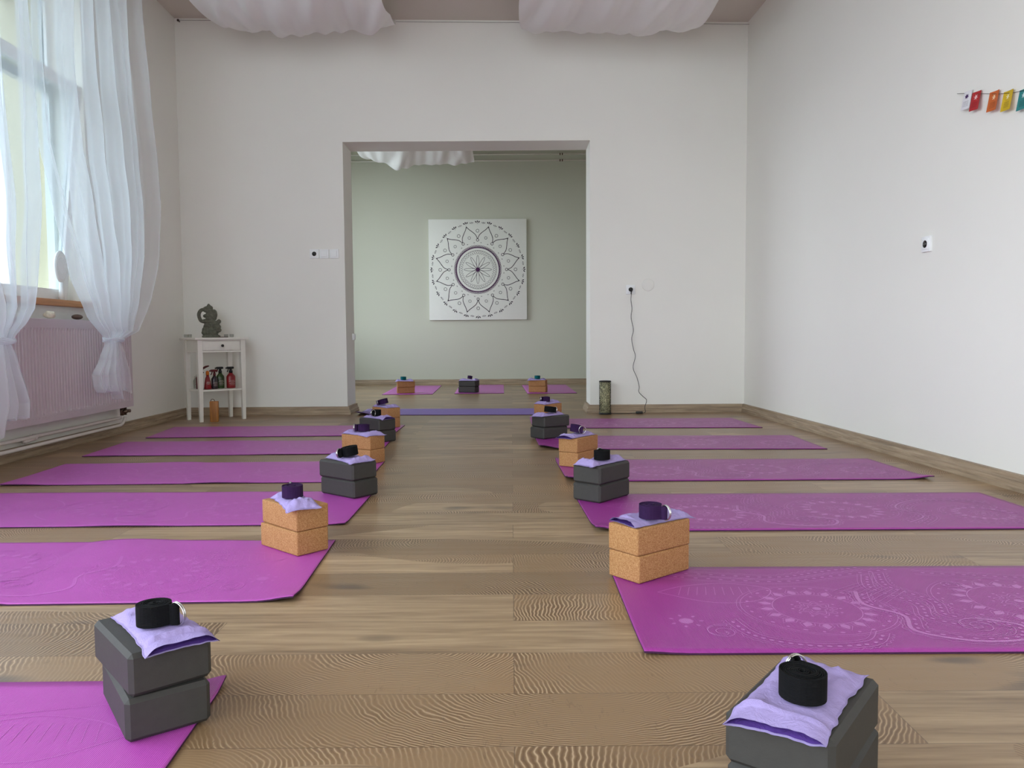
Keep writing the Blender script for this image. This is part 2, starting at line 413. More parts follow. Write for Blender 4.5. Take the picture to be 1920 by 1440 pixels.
skirting('baseboard_left', [LW(0, -11, 0), LW(0, -.001, 0)], 'wooden skirting under the radiator wall')
skirting('baseboard_back_left', [(OL.x + .03, YB), (XO0, YB), (XO0, YJ)], 'stepped wooden skirting wrapping the opening corner on the table side')
skirting('baseboard_back_right', [(XO1, YJ), (XO1, YB), (ORR.x - .02, YB)], 'stepped wooden skirting wrapping the opening corner on the lamp side')
skirting('baseboard_right', [RWp(0, 0, 0), RWp(0, -11, 0)], 'stepped wooden skirting along the plain wall')
skirting('baseboard_far', [(-3.0, YF), (2.4, YF)], 'stepped wooden skirting of the far room')

# ------------------------------------------------------------------ window in the left wall
win = empty('window_1', LW(-.2, (WIN[0] + WIN[1]) / 2, WIN[2]), AL, label='white window with its sash tilted inward', kind='structure')
win_inv = (Matrix.Translation(win.location) @ Matrix.Rotation(AL, 4, 'Z')).inverted()
b = MB()
for y_, d_ in ((WIN[1] + .048, .12), (WIN[0] - .048, .12)): b.box((-.44, y_ + (.012 if y_ > -2 else -.012), (WIN[2] + WIN[3]) / 2), (.178, d_, WIN[3] - WIN[2] + .24), mat=ML)
for y_ in (WIN[1] - .006, WIN[0] + .006): b.box((-.395, y_, (WIN[2] + WIN[3]) / 2), (.268, .012, WIN[3] - WIN[2]), mat=ML)
b.box((-.44, (WIN[0] + WIN[1]) / 2, WIN[3] + .06), (.18, WIN[1] - WIN[0], .12), mat=ML); b.box((-.46, (WIN[0] + WIN[1]) / 2, WIN[2] - .06), (.22, WIN[1] - WIN[0], .12), mat=ML)
struct('trim_1', b, M['cream'], 'cream rendered outer reveal of the window')
hw = (WIN[1] - WIN[0]) / 2; H = WIN[3] - WIN[2]
def frame_bars(b, y0, y1, z0, z1, w, d, x=0, mat=None):
    b.box((x, (y0 + y1) / 2, z0 + w / 2), (d, y1 - y0, w), mat=mat); b.box((x, (y0 + y1) / 2, z1 - w / 2), (d, y1 - y0, w), mat=mat)
    b.box((x, y0 + w / 2, (z0 + z1) / 2), (d, w, z1 - z0 - 2 * w), mat=mat); b.box((x, y1 - w / 2, (z0 + z1) / 2), (d, w, z1 - z0 - 2 * w), mat=mat)
b = MB(); frame_bars(b, -hw, hw, .03, H, .04, .05, -.035); b.box((-.035, 0, 1.47), (.05, 2 * hw - .08, .06)); b.build('window_frame', M['pvc'], win)
b = MB(); b.box((-.035, 0, 1.77), (.012, 2 * hw - .08, .54)); b.build('glass_pane', M['pane'], win)
sash_m = Matrix.Translation((.0, 0, .06)) @ Matrix.Rotation(R(6.2), 4, 'Y')
b = MB(); frame_bars(b, -hw + .02, hw - .02, 0, 1.44, .07, .045, .024, sash_m); sash = b.build('sash', M['pvc'], win)
b = MB(); b.box((.024, 0, .72), (.01, 2 * hw - .18, 1.30), mat=sash_m); b.build('glass_pane', M['pane'], sash)
b = MB(); b.bbox((.118, 0, .02), (.27, 2 * hw - .004, .04), .004); b.build('window_sill', M['sill'], win)

# oval ornament leaning by the sash corner on the sill
orn = empty('oval_ornament', LW(-.115, -1.79, .94), AL, label='white oval ornament with embossed scrolls on a short stem at the sill corner', cat='ornament')
b = MB(); mo = Matrix.Rotation(R(-6), 4, 'Z') @ Matrix.Translation((0, 0, .235)) @ Matrix.Rotation(PI / 2, 4, 'Y')
b.lathe([(.08, -.008), (.098, -.006), (.1, 0), (.098, .006), (.08, .008)], 32, mat=mo, sx=1.06, sy=.62); ov = b.build('oval_head', M['pvc'], orn)
b = MB()
for k in range(3):
    b.tube([(( .008, (.03 + .012 * k) * math.cos(a * PI / 12), .235 + (.05 + .018 * k) * math.sin(a * PI / 12))) for a in range(24)], .0022, 5, closed=True, mat=Matrix.Rotation(R(-6), 4, 'Z'))
b.build('relief_scroll', M['pvc'], ov)
b = MB(); b.tube([(0, 0, .0), (0, 0, .13)], [.02, .013], 10); b.build('stem', M['pvc'], orn)

# ------------------------------------------------------------------ sheer curtains
def curtain(name, label, sl, sr, ztop, zbot, ztie, folds, n0, seed, tail_gap):
    rnd = random.Random(seed); root = empty(name, LW(n0, -2.2, 0), AL, label=label, cat='curtain', group='white voile curtains at the window')
    inv = (Matrix.Translation(root.location) @ Matrix.Rotation(AL, 4, 'Z')).inverted() @ ML
    NU, NV = 260, 90; ph = [rnd.uniform(0, 6.3) for _ in range(8)]
    def sheet(z0, z1, zs):
        b = MB(); vs, fs = [], []
        for j in range(NV + 1):
            z = z1 + (z0 - z1) * j / NV; a, c = interp(sl, z), interp(sr, z); w = c - a
            for i in range(NU + 1):
                u = i / NU
                # warp: broad overlaps so that the sheet doubles over itself here and there
                uu = u + .030 * math.sin(2 * PI * folds * u + ph[0]) + .016 * math.sin(2 * PI * (folds * 2.3) * u + ph[1] + z * .5) + .012 * math.sin(2 * PI * 2 * u + ph[5])
                uu = uu * min(1, u / .04) if u < .04 else uu
                uu = 1 - (1 - uu) * min(1, (1 - u) / .04) if u > .96 else uu
                uu = max(0, min(1, uu))
                amp = .045 * min(1, w / .9) + .012
                n = n0 + amp * math.sin(2 * PI * folds * u + ph[2] + .5 * math.sin(z * 1.7 + ph[3])) + .4 * amp * math.sin(2 * PI * folds * 2.3 * u + ph[4] + z) \
                    + .02 * noise.noise(Vector((u * 5, z * 1.5, seed)))
                zz = z
                if j == NV: zz += zs(u)
                elif j > NV - 12: zz += zs(u) * (j - NV + 12) / 12
                vs.append(tuple(inv @ Vector((n, a + w * uu, zz))))
        for j in range(NV):
            for i in range(NU):
                k = j * (NU + 1) + i; fs.append((k, k + 1, k + NU + 2, k + NU + 1))
        b.add(vs, fs, smooth=True); return b
    sheet(ztie, ztop, lambda u: 0).build('upper_drape', M['voile'], root)
    sheet(zbot, ztie, tail_gap).build('tail', M['voile'], root)
    a, c = interp(sl, ztie), interp(sr, ztie); b = MB()
    for k in range(3):
        pts = [(n0 + .05 * math.sin(t * PI / 12), (a + c) / 2 + ((c - a) / 2 + .012) * math.cos(t * PI / 12), ztie + .006 * k - .004 + .006 * math.sin(t * PI / 4 + k)) for t in range(24)]
        b.tube([tuple(inv @ Vector(p)) for p in pts], .007, 6, closed=True)
    b.build('tieback', M['voile'], root)
    return root
SLr = [(.28, -2.10), (.397, -2.20), (.467, -2.211), (.56, -2.12), (.67, -2.04), (.70, -2.05), (.84, -2.228), (1.085, -2.395), (1.46, -2.565), (1.81, -2.690), (2.5, -2.68), (3.3, -2.66)]
SRr = [(.28, -1.81), (.45, -1.83), (.6, -1.88), (.67, -1.92), (.70, -1.86), (.74, -1.70), (.97, -1.543), (1.28, -1.39), (1.67, -1.332), (1.97, -1.353), (2.31, -1.44), (3.01, -1.521), (3.3, -1.55)]
curtain('sheer_curtain', 'sheer white voile curtain panel swelling over the wall beside the window, tied above its tail', SLr, SRr, 3.29, .30, .685, 5, .3, 3, lambda u: .10 * (1 - u) + .05 * math.sin(u * 9))
SLl = [(.2, -3.55), (.6, -3.35), (.68, -3.28), (.75, -3.4), (1.2, -3.8), (2.0, -3.95), (3.3, -3.9)]
SRl = [(.2, -2.93), (.36, -2.904), (.6, -3.02), (.67, -3.07), (.70, -3.04), (.79, -2.914), (.858, -2.852), (.99, -2.822), (1.43, -2.735), (1.945, -2.722), (2.51, -2.725), (3.3, -2.72)]
curtain('sheer_curtain', 'sheer white voile curtain panel hanging across the glass, cut by the photo edge', SLl, SRl, 3.29, .22, .68, 5, .3, 11, lambda u: .09 * u * u + .04 * math.sin(u * 11))
rod = empty('curtain_rod', LW(.3, -2.7, 3.31), AL, label='white curtain rod above the window', cat='curtain rod')
b = MB(); b.tube([(0, -1.5, 0), (0, 1.35, 0)], .012, 10); b.build('rail', M['white'], rod)
for s in (-1.3, 0, 1.25):
    b = MB(); b.tube([(0, s, 0), (-.3, s, .03)], .008, 8); b.build('bracket', M['white'], rod)

# ------------------------------------------------------------------ radiator and pipes
rad = empty('radiator', LW(.07, -2.62, .2), AL, label='white ribbed panel radiator below the window', cat='radiator')
Lr, Hr, y0, y1 = 2.6, .605, -1.30, 1.30
b = MB(); n = int(Lr / .0333); vs, fs = [], []
prof = []
for k in range(n + 1):
    y = y0 + .03 + (Lr - .06) * k / n
    if k < n:
        st = (Lr - .06) / n
        prof += [(y, 0), (y + st * .30, 0), (y + st * .42, -.007), (y + st * .88, -.007)]
    else: prof += [(y, 0)]
zl = [(.0, 0), (.045, 0), (.058, 1), (.545, 1), (.56, 0), (Hr, 0)]
for z, w in zl:
    for y, d in prof: vs.append((.05 + d * w, y, z))
m = len(prof)
for i in range(len(zl) - 1):
    for k in range(m - 1): fs.append((i * m + k, i * m + k + 1, (i + 1) * m + k + 1, (i + 1) * m + k))
b.add(vs, fs)
for yy in (y0 + .015, y1 - .015): b.box((.035, yy, Hr / 2), (.03, .03, Hr))
b.box((.02, 0, Hr / 2), (.02, Lr - .05, Hr - .02))
for k in range(n):                                     # row of spot-weld dimples
    y = y0 + .03 + (Lr - .06) * (k + .18) / n; b.ball((.0505, y, .032), (.0015, .006, .004), sub=1)
b.build('ribbed_panel', M['radiator'], rad)
b = MB(); b.bbox((-.0, 0, Hr + .003), (.1, Lr, .012), .003); b.build('top_grille', M['radiator'], rad)
b = MB(); b.bbox((-.0, y1 + .003, Hr / 2), (.1, .006, Hr), .002); b.build('side_cover', M['radiator'], rad)
vl = b = MB()
for s in (0, .045):
    b.tube([(.0 + .01, y1 - .05 - s, .0), (.01, y1 - .05 - s, -.06)], .013, 10); b.tube([(.01, y1 - .05 - s, -.03), (.05, y1 - .05 - s, -.03)], .012, 10)
b.build('valve', M['brass'], rad)
for z, off, r in ((.118, 0, .011), (.070, .05, .011)):
    t = empty('heating_pipe', LW(.045 if not off else .072, -2.6, z), AL, label=('upper white heating pipe running along the wall below the radiator' if off == 0 else 'lower white heating pipe just above the skirting below the radiator'), cat='pipe')
    yv = -1.37 - (.045 if off else 0) + 2.6 ; yv = 1.18 - (.0 if not off else .0)
    b = MB(); e = 1.19 + (.045 if off == 0 else .0) - 0; e = (-2.62 + y1 - .05 - (0 if off else .045)) + 2.6
    pts = [(0, -2.2, 0), (0, e - .07, 0)] + [((.035 if not off else .008) * (1 - math.cos(a)), e - .07 + .07 * math.sin(a), (.200 - .074 - z) * (1 - math.cos(a))) for a in [PI / 2 * k / 6 for k in range(1, 7)]]
    b.tube(pts, r, 10); b.build('pipe_run', M['pipe'], t)
    if off == 0:
        b = MB(); b.tube([(.0, .05, -.02), (.0, .16, -.012)], .012, 8); b.tube([(.0, .16, -.02), (.0, .16, .012)], .016, 8); b.build('pipe_clip', M['pipe'], t)
b = MB(); mm = Matrix.Translation((0, 0, .022)); b.ball((0, 0, .022), (.034, .024, .022), sub=3); b.ball((.0, .035, .016), (.014, .024, .014), sub=2)
for v_i, p in enumerate(b.v): b.v[v_i] = tuple(Vector(p) * (1 + .16 * noise.noise(Vector(p) * 45)))
tag(b.build('sea_shell', M['shell'], loc=LW(.09, -2.32, .817), rz=AL), 'knobbly cream shell lying on the radiator top', 'shell')
b = MB(); b.ball((0, 0, .017), (.03, .042, .017), sub=3); tag(b.build('pebble', M['pebble'], loc=LW(.09, -2.0, .817), rz=AL), 'smooth dark brown pebble lying on the radiator top', 'stone')

# ------------------------------------------------------------------ yoga mats
def paisley(b, f, mi=1, lite=False):
    """print of flowers, leaves and trails, in metres from the aisle end (a) and from the near edge (c)"""
    rnd = random.Random(5)
    def circ(cx, cy, r, w, n=44, a0=0, a1=2 * PI, ex=1.0):
        pts = [(cx + r * ex * math.cos(a0 + (a1 - a0) * k / n), cy + r * math.sin(a0 + (a1 - a0) * k / n)) for k in range(n + (0 if a1 - a0 > 6.28 else 1))]
        b.ribbon(pts, w, f, mi, closed=a1 - a0 > 6.28)
    def dots(pts, r, step):
        acc = 0
        for p, q in zip(pts, pts[1:]):
            acc += math.hypot(q[0] - p[0], q[1] - p[1])
            if acc > step: b.disc(q, r, f, mi, 8, r * .7, math.atan2(q[1] - p[1], q[0] - p[0])); acc = 0
    def petal(cx, cy, r0, r1, a, w, fill=True):
        P = [(r0, -w * .5), (r0 + (r1 - r0) * .45, -w), (r1, 0), (r0 + (r1 - r0) * .45, w), (r0, w * .5)]
        q = [(cx + r * math.cos(a + t), cy + r * math.sin(a + t)) for r, t in P]
        if fill: b.add([f(*k) for k in q], [tuple(range(5))], mi)
        P2 = [(r0, -w * 1.25), (r0 + (r1 - r0) * .5, -w * 1.5), (r1 + .008, 0), (r0 + (r1 - r0) * .5, w * 1.5), (r0, w * 1.25)]
        b.ribbon([(cx + r * math.cos(a + t), cy + r * math.sin(a + t)) for r, t in P2], .0018, f, mi)
    def flower(cx, cy, s, np=18):
        for r, k, am in ((.42, 9, .07), (.33, 9, .05), (.22, 6, .04)):
            b.ribbon([(cx + s * (r + am * math.cos(k * t)) * math.cos(t), cy + s * (r + am * math.cos(k * t)) * math.sin(t)) for t in [2 * PI * q / 72 for q in range(72)]], .0022, f, mi, closed=True)
        b.disc((cx, cy), s * .10, f, mi)
        for k in range(12): b.disc((cx + s * .56 * math.cos(k * PI / 6), cy + s * .56 * math.sin(k * PI / 6)), .004, f, mi, 6)
        circ(cx, cy, s, .0026)
        for k in range(np): petal(cx, cy, s * 1.03, s * 1.34, 2 * PI * k / np, .095)
        circ(cx, cy, s * 1.62, .0020, ex=1.08); circ(cx, cy, s * 1.70, .0014, ex=1.08)
        for k in range(26):
            a = 2 * PI * (k + .5) / 26; b.disc((cx + s * 1.50 * 1.06 * math.cos(a), cy + s * 1.50 * math.sin(a)), .0062 if k % 2 else .004, f, mi, 8, .004, a + PI / 2)
    def offs(c, d, amp=0, fr=1):
        out = []
        for i_, p_ in enumerate(c):
            q0, q1 = c[max(i_ - 1, 0)], c[min(i_ + 1, len(c) - 1)]; l_ = math.hypot(q1[0] - q0[0], q1[1] - q0[1]) or 1
            dd = d + (amp if i_ % 2 else 0); out.append((p_[0] - (q1[1] - q0[1]) / l_ * dd, p_[1] + (q1[0] - q0[0]) / l_ * dd))
        return out
    def spiral(cx, cy, r, turns, a0, sgn=1, w=.0024):
        pts = [(cx + r * (1 - t) * math.cos(a0 + sgn * turns * 2 * PI * t), cy + r * (1 - t) * math.sin(a0 + sgn * turns * 2 * PI * t)) for t in [k / 60 * .9 for k in range(61)]]
        b.ribbon(pts, w, f, mi); return pts
    def curve(P, n=50):
        out = []
        for k in range(n + 1):
            t = k / n * (len(P) - 1); i = min(int(t), len(P) - 2); u = t - i
            p0, p1, p2, p3 = P[max(i - 1, 0)], P[i], P[i + 1], P[min(i + 2, len(P) - 1)]
            out.append(tuple(.5 * (2 * p1[j] + (p2[j] - p0[j]) * u + (2 * p0[j] - 5 * p1[j] + 4 * p2[j] - p3[j]) * u * u + (3 * p1[j] - p0[j] - 3 * p2[j] + p3[j]) * u ** 3) for j in (0, 1)))
        return out
    # splash flower by the aisle end
    b.disc((.13, .19), .018, f, mi, 8)
    for k in range(7): b.disc((.13 + .036 * math.cos(k * .9), .19 + .036 * math.sin(k * .9)), .006, f, mi, 8, .004, k * .9)
    for (cx, cy, s) in ((.47, .27, .105), (1.0, .32, .115), (1.50, .24, .085)): flower(cx, cy, s)
    # hatched leaf
    lf = curve([(.10, .40), (.22, .32), (.34, .33), (.40, .42), (.30, .47), (.18, .45), (.10, .40)]); b.ribbon(lf, .003, f, mi)
    for k in range(9): b.ribbon([(.15 + k * .024, .375), (.17 + k * .022, .44)], .0016, f, mi)
    # trails
    tr = [curve([(.05, .55), (.25, .50), (.45, .47), (.62, .52), (.80, .58)]), curve([(.05, .58), (.25, .54), (.45, .51), (.60, .56), (.72, .60)]),
          curve([(.62, .40), (.60, .30), (.66, .22), (.64, .12), (.74, .06), (.86, .07), (.90, .15), (.82, .20)]),
          curve([(.70, .55), (.66, .42), (.72, .30), (.70, .20), (.78, .12)]), curve([(.74, .57), (.71, .44), (.77, .32), (.75, .22), (.83, .16)]),
          curve([(1.15, .10), (1.25, .20), (1.22, .34), (1.32, .46), (1.46, .50), (1.64, .44)]), curve([(1.19, .06), (1.29, .18), (1.27, .32), (1.36, .42), (1.48, .46), (1.62, .40)]),
          curve([(.85, .55), (1.0, .52), (1.16, .50), (1.3, .56), (1.5, .57)]), curve([(.55, .12), (.50, .06), (.38, .05), (.28, .10), (.25, .20)]), curve([(1.35, .10), (1.45, .06), (1.6, .08), (1.66, .18), (1.6, .30)])]
    for k, c in enumerate(tr):
        if lite and k not in (0, 2, 5, 8): continue
        b.ribbon(c, .010 if k in (2,) else (.006 if k == 5 else .0024), f, mi)
        if lite: continue
        dots(offs(c, .015), .0062, .019); b.ribbon(offs(c, .028), .0020, f, mi)
        b.ribbon(offs(c, .034, .006), .0020, f, mi); b.ribbon(offs(c, -.010), .0014, f, mi)
        if k in (2, 5): b.ribbon(offs(c, -.020, .006), .0024, f, mi)
    for (cx, cy, r, a) in ((.80, .15, .05, 0), (1.30, .30, .045, 2), (.20, .12, .04, 1), (1.58, .36, .05, 3), (.90, .45, .04, 4)):
        spiral(cx, cy, r, 2.2, a); spiral(cx, cy, r * 1.25, 1, a)
    for k in range(9): b.ribbon([(.56 + .012 * k, .40 - .012 * k), (.66 + .012 * k, .47 - .008 * k)], .0016, f, mi)

def make_mat(label, corners, lift=(), wave=0, print_mi=None, mats=None, group='magenta yoga mats laid out in two rows', nx=70, ny=22, far_end=None, name='yoga_mat', seed=1, flip=False):
    """corners: near-aisle, near-far end, far-far end, far-aisle (aisle end first)"""
    A, B_, C_, D = [Vector((p[0], p[1], 0)) for p in corners]
    org = A.copy()
    L, Wd = (B_ - A).length, (D - A).length
    def pos(u, v): return (A * (1 - u) + B_ * u) * (1 - v) + (D * (1 - u) + C_ * u) * v - org
    def z(u, v):
        h = .0048
        for (cu, cv, amp, rad) in lift:
            d2 = ((u - cu) * L) ** 2 + ((v - cv) * Wd * .9) ** 2; h += amp * math.exp(-d2 / rad ** 2)
        if wave:
            h += wave * max(0, math.sin(u * 11 + v * 2.5 + seed) + .5 * math.sin(u * 23 - v * 4 + seed)) * (.4 + .6 * abs(v - .5) * 2) * min(1, max(0, (u - .13) * 5))
        return h
    if wave > .001: nx, ny = 220, 44
    b = MB(); vs, fs = [], []; us = [0, .004, .01, .02, .035, .055] + [.08 + .92 * k / (nx - 6) for k in range(nx - 5)]; vv = [k / ny for k in range(ny + 1)]
    n1, n2 = len(us), len(vv)
    for lay in (0, 1):
        for v in vv:
            for u in us:
                p = pos(u, v); vs.append((p.x, p.y, z(u, v) - (.0042 if lay else 0)))
    N = n1 * n2
    top, bot = [], []
    for j in range(n2 - 1):
        for i in range(n1 - 1):
            k = j * n1 + i; top.append((k, k + 1, k + n1 + 1, k + n1)); bot.append((N + k, N + k + n1, N + k + n1 + 1, N + k + 1))
    side = []
    for i in range(n1 - 1): side += [(i, N + i, N + i + 1, i + 1), ((n2 - 1) * n1 + i, (n2 - 1) * n1 + i + 1, N + (n2 - 1) * n1 + i + 1, N + (n2 - 1) * n1 + i)]
    for j in range(n2 - 1): side += [(j * n1, (j + 1) * n1, N + (j + 1) * n1, N + j * n1), (j * n1 + n1 - 1, N + j * n1 + n1 - 1, N + (j + 1) * n1 + n1 - 1, (j + 1) * n1 + n1 - 1)]
    b.add(vs, top, 0, smooth=True); k0 = len(b.f)
    b.f += bot + side; b.m += [2] * (len(bot) + len(side)); b.sm += [False] * (len(bot) + len(side))
    if print_mi is not None:
        cnt = [0]; pz = .00025 if wave > .003 else .0002
        def f(a, c):
            u, v = min(max(a / L, 0), 1), min(max(c / Wd, 0), 1)
            p = pos(u, v); return (p.x, p.y, z(u, v) + pz + cnt[0] * 1.2e-6)
        r0_, d0_ = b.ribbon, b.disc
        def rr_(*a_, **k_): cnt[0] += 1; r0_(*a_, **k_)
        def dd_(*a_, **k_): cnt[0] += 1; d0_(*a_, **k_)
        b.ribbon, b.disc = rr_, dd_
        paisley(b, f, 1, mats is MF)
    o = b.build(name, mats, loc=org); tag(o, label, 'yoga mat', group); return o
MM = [M['mat'], M['matprint'], M['darkunder']]; MF = [M['mat_glare'], M['matprint_glare'], M['darkunder']]
LT = 'magenta mat in the window row, '
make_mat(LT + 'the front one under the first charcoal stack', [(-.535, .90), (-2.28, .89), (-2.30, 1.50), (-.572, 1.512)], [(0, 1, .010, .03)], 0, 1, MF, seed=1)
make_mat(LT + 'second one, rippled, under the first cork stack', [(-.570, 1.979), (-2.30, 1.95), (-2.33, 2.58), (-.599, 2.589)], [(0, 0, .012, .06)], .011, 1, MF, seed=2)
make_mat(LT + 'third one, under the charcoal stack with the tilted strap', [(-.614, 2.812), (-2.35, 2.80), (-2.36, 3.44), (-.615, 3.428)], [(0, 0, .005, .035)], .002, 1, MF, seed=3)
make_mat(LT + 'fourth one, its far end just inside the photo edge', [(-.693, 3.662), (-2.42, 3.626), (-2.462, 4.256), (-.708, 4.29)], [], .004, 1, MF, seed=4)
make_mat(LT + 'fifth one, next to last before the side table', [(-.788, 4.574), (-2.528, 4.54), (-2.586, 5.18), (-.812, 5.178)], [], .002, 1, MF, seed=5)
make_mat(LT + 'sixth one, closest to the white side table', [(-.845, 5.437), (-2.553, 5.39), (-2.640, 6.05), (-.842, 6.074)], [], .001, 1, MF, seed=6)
RT = 'magenta paisley mat in the plain-wall row, '
make_mat(RT + 'whole flower print showing', [(.279, 1.627), (2.01, 1.620), (2.02, 2.236), (.283, 2.254)], [(0, 0, .005, .06)], 0, 1, MM, seed=7)
make_mat(RT + 'just behind the front cork stack', [(.289, 2.685), (2.015, 2.680), (2.002, 3.31), (.265, 3.33)], [(0, 0, .016, .07)], 0, 1, MM, seed=8)
make_mat(RT + 'curled up at both its near corners', [(.260, 3.633), (1.984, 3.629), (1.954, 4.252), (.237, 4.286)], [(0, 0, .022, .08), (0, 1, .012, .035), (1, 0, .014, .08)], 0, 1, MM, seed=9)
make_mat(RT + 'next to last before the lattice lamp', [(.172, 4.692), (1.887, 4.633), (1.904, 5.283), (.152, 5.337)], [(0, 0, .026, .10)], 0, 1, MM, seed=10)
make_mat(RT + 'closest to the lattice lamp', [(.158, 5.814), (1.858, 5.749), (1.823, 6.438), (.145, 6.46)], [(0, 1, .02, .10), (0, 0, .02, .1)], 0, 1, MM, seed=11)
make_mat('lavender yoga mat lying across the wide opening', [(.33, 6.83), (-1.395, 6.90), (-1.395, 7.50), (.33, 7.43)], [(1, 0, .03, .12)], 0, None, [M['lavmat'], M['lavmat'], M['darkunder']], group=None, nx=50, seed=12)
FG = 'magenta yoga mats in the far room'
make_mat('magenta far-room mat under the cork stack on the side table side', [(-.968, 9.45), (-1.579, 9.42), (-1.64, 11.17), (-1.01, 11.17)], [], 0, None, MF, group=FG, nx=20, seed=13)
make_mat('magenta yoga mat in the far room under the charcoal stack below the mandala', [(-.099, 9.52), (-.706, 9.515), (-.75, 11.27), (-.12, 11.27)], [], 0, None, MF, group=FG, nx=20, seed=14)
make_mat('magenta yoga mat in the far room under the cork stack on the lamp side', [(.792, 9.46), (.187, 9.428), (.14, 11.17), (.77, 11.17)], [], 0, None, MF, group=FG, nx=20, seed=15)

# ------------------------------------------------------------------ block stacks, pouches, straps
def block_proto(kind):
    b = MB()
    if kind == 'g': b.bbox((0, 0, .0375), (.226, .138, .0745), .0075, 1)
    else: b.bbox((0, 0, .0375), (.215, .115, .0745), .005, 3)
    o = b.build('yoga_block', M['foam'] if kind == 'g' else M['cork']); return o
def bag(label, c, ang, zt, bc, ba, bd, spot, op, dark, seed, size=(.232, .118), amp=1.0, drp=.18):
    """flat cotton pouch lying over a block top; bc, ba, bd = block centre, angle and half sizes; spot = where the strap stands"""
    rnd = random.Random(seed); LX, LY = size; root = empty('lavender_pouch', (c[0], c[1], zt), R(ang), label=label, cat='eye pillow', group='lavender cotton pouches on the block stacks')
    jit = [[(rnd.uniform(-.010, .010), rnd.uniform(-.008, .008)) for _ in range(2)] for _ in range(2)]
    ca, sa = math.cos(R(ang)), math.sin(R(ang)); cb, sb = math.cos(R(ba)), math.sin(R(ba))
    def plan(u, v):
        x, y = (u - .5) * LX, (v - .5) * LY
        # seam edges pulled in between the corners
        x *= 1 - .05 * (1 - (2 * v - 1) ** 2); y *= 1 - .10 * math.sin(PI * u)
        for i, a in ((0, 1 - u), (1, u)):
            for j, bb in ((0, 1 - v), (1, v)): x += jit[i][j][0] * a * bb; y += jit[i][j][1] * a * bb
        x += .004 * noise.noise(Vector((u * 4, v * 9, seed))); y += .005 * noise.noise(Vector((u * 9, v * 3, seed + 7)))
        return x, y
    def zz(u, v, top):
        x, y = plan(u, v); wx, wy = c[0] + x * ca - y * sa - bc[0], c[1] + x * sa + y * ca - bc[1]
        lx, ly = wx * cb + wy * sb, -wx * sb + wy * cb
        out = math.hypot(max(0, abs(lx) - bd[0] + .004), max(0, abs(ly) - bd[1] + .004))
        e = min(1, (1 - (2 * v - 1) ** 4)); endf = min(1, u / .12) ** .6
        if op: endf2 = 1
        else: endf2 = min(1, (1 - u) / .12) ** .6
        sd = math.hypot(wx + bc[0] - spot[0], wy + bc[1] - spot[1])
        k = max(0, min(1, (sd - .046) / .03))
        nz = noise.fractal(Vector((u * 3.2 + seed, v * 2.4, seed * 1.7)), .7, 2.0, 4)
        cr = 1 - abs(noise.noise(Vector((u * 7 + seed, v * 5 + u * 3, 3 + seed))) ) * 2
        th = (.0125 + k * (.006 * nz + .0045 * cr + (.004 if op else .0075)) * amp)
        if op and u > .86: th = .0115 + .003 * (u - .86) / .14 * (1 + .7 * math.sin(v * 8 + seed))
        th = max(.004, th) * e * endf * endf2
        drop = out * drp
        curl = .016 * max(0, noise.noise(Vector((seed, round(u) * 3.1, round(v) * 5.3)))) * (abs(2 * u - 1) * abs(2 * v - 1)) ** 6
        base = .0012 - drop + curl
        return base + (th if top else .0008 + .25 * th * min(1, out * 30) * 0)
    NU, NV = 56, 32; b = MB(); vs, fs = [], []
    for top in (True, False):
        for j in range(NV + 1):
            for i in range(NU + 1):
                u, v = i / NU, j / NV; x, y = plan(u, v); vs.append((x, y, zz(u, v, top)))
    N = (NU + 1) * (NV + 1)
    for j in range(NV):
        for i in range(NU):
            k = j * (NU + 1) + i; fs += [(k, k + 1, k + NU + 2, k + NU + 1), (N + k, N + k + NU + 1, N + k + NU + 2, N + k + 1)]
    for i in range(NU):
        fs += [(i, N + i, N + i + 1, i + 1), (NV * (NU + 1) + i, NV * (NU + 1) + i + 1, N + NV * (NU + 1) + i + 1, N + NV * (NU + 1) + i)]
    for j in range(NV):
        k = j * (NU + 1); fs.append((k, k + NU + 1, N + k + NU + 1, N + k))
        if not op: k += NU; fs.append((k, N + k, N + k + NU + 1, k + NU + 1))
    b.add(vs, fs, smooth=True); b.build('cover', M['lav'], root)
    if op:   # the inner bag showing in the open end
        b = MB(); vs, fs = [], []; n = 24
        for top in (1, 0):
            for ui in range(5):
                u = .985 - ui * .05
                for j in range(n + 1):
                    v = .03 + .94 * j / n; x, y = plan(u, v); zt_, zb_ = zz(u, v, True), zz(u, v, False)
                    g = .0012 + .003 * (1 if ui == 0 else 0) * abs(math.sin(j * 1.7 + seed))
                    z = (zt_ - g) if top else (zb_ + .0008)
                    if ui >= 3: z = (zt_ + zb_) / 2
                    vs.append((x, y, z))
        for t in (0, 1):
            for ui in range(4):
                for j in range(n):
                    k = t * 5 * (n + 1) + ui * (n + 1) + j; q = (k, k + 1, k + n + 2, k + n + 1); fs.append(q if t else tuple(reversed(q)))
        b.add(vs, fs, smooth=True); o = b.build('lining', M['lining'], root); o['label'] = 'violet lining'
    return root
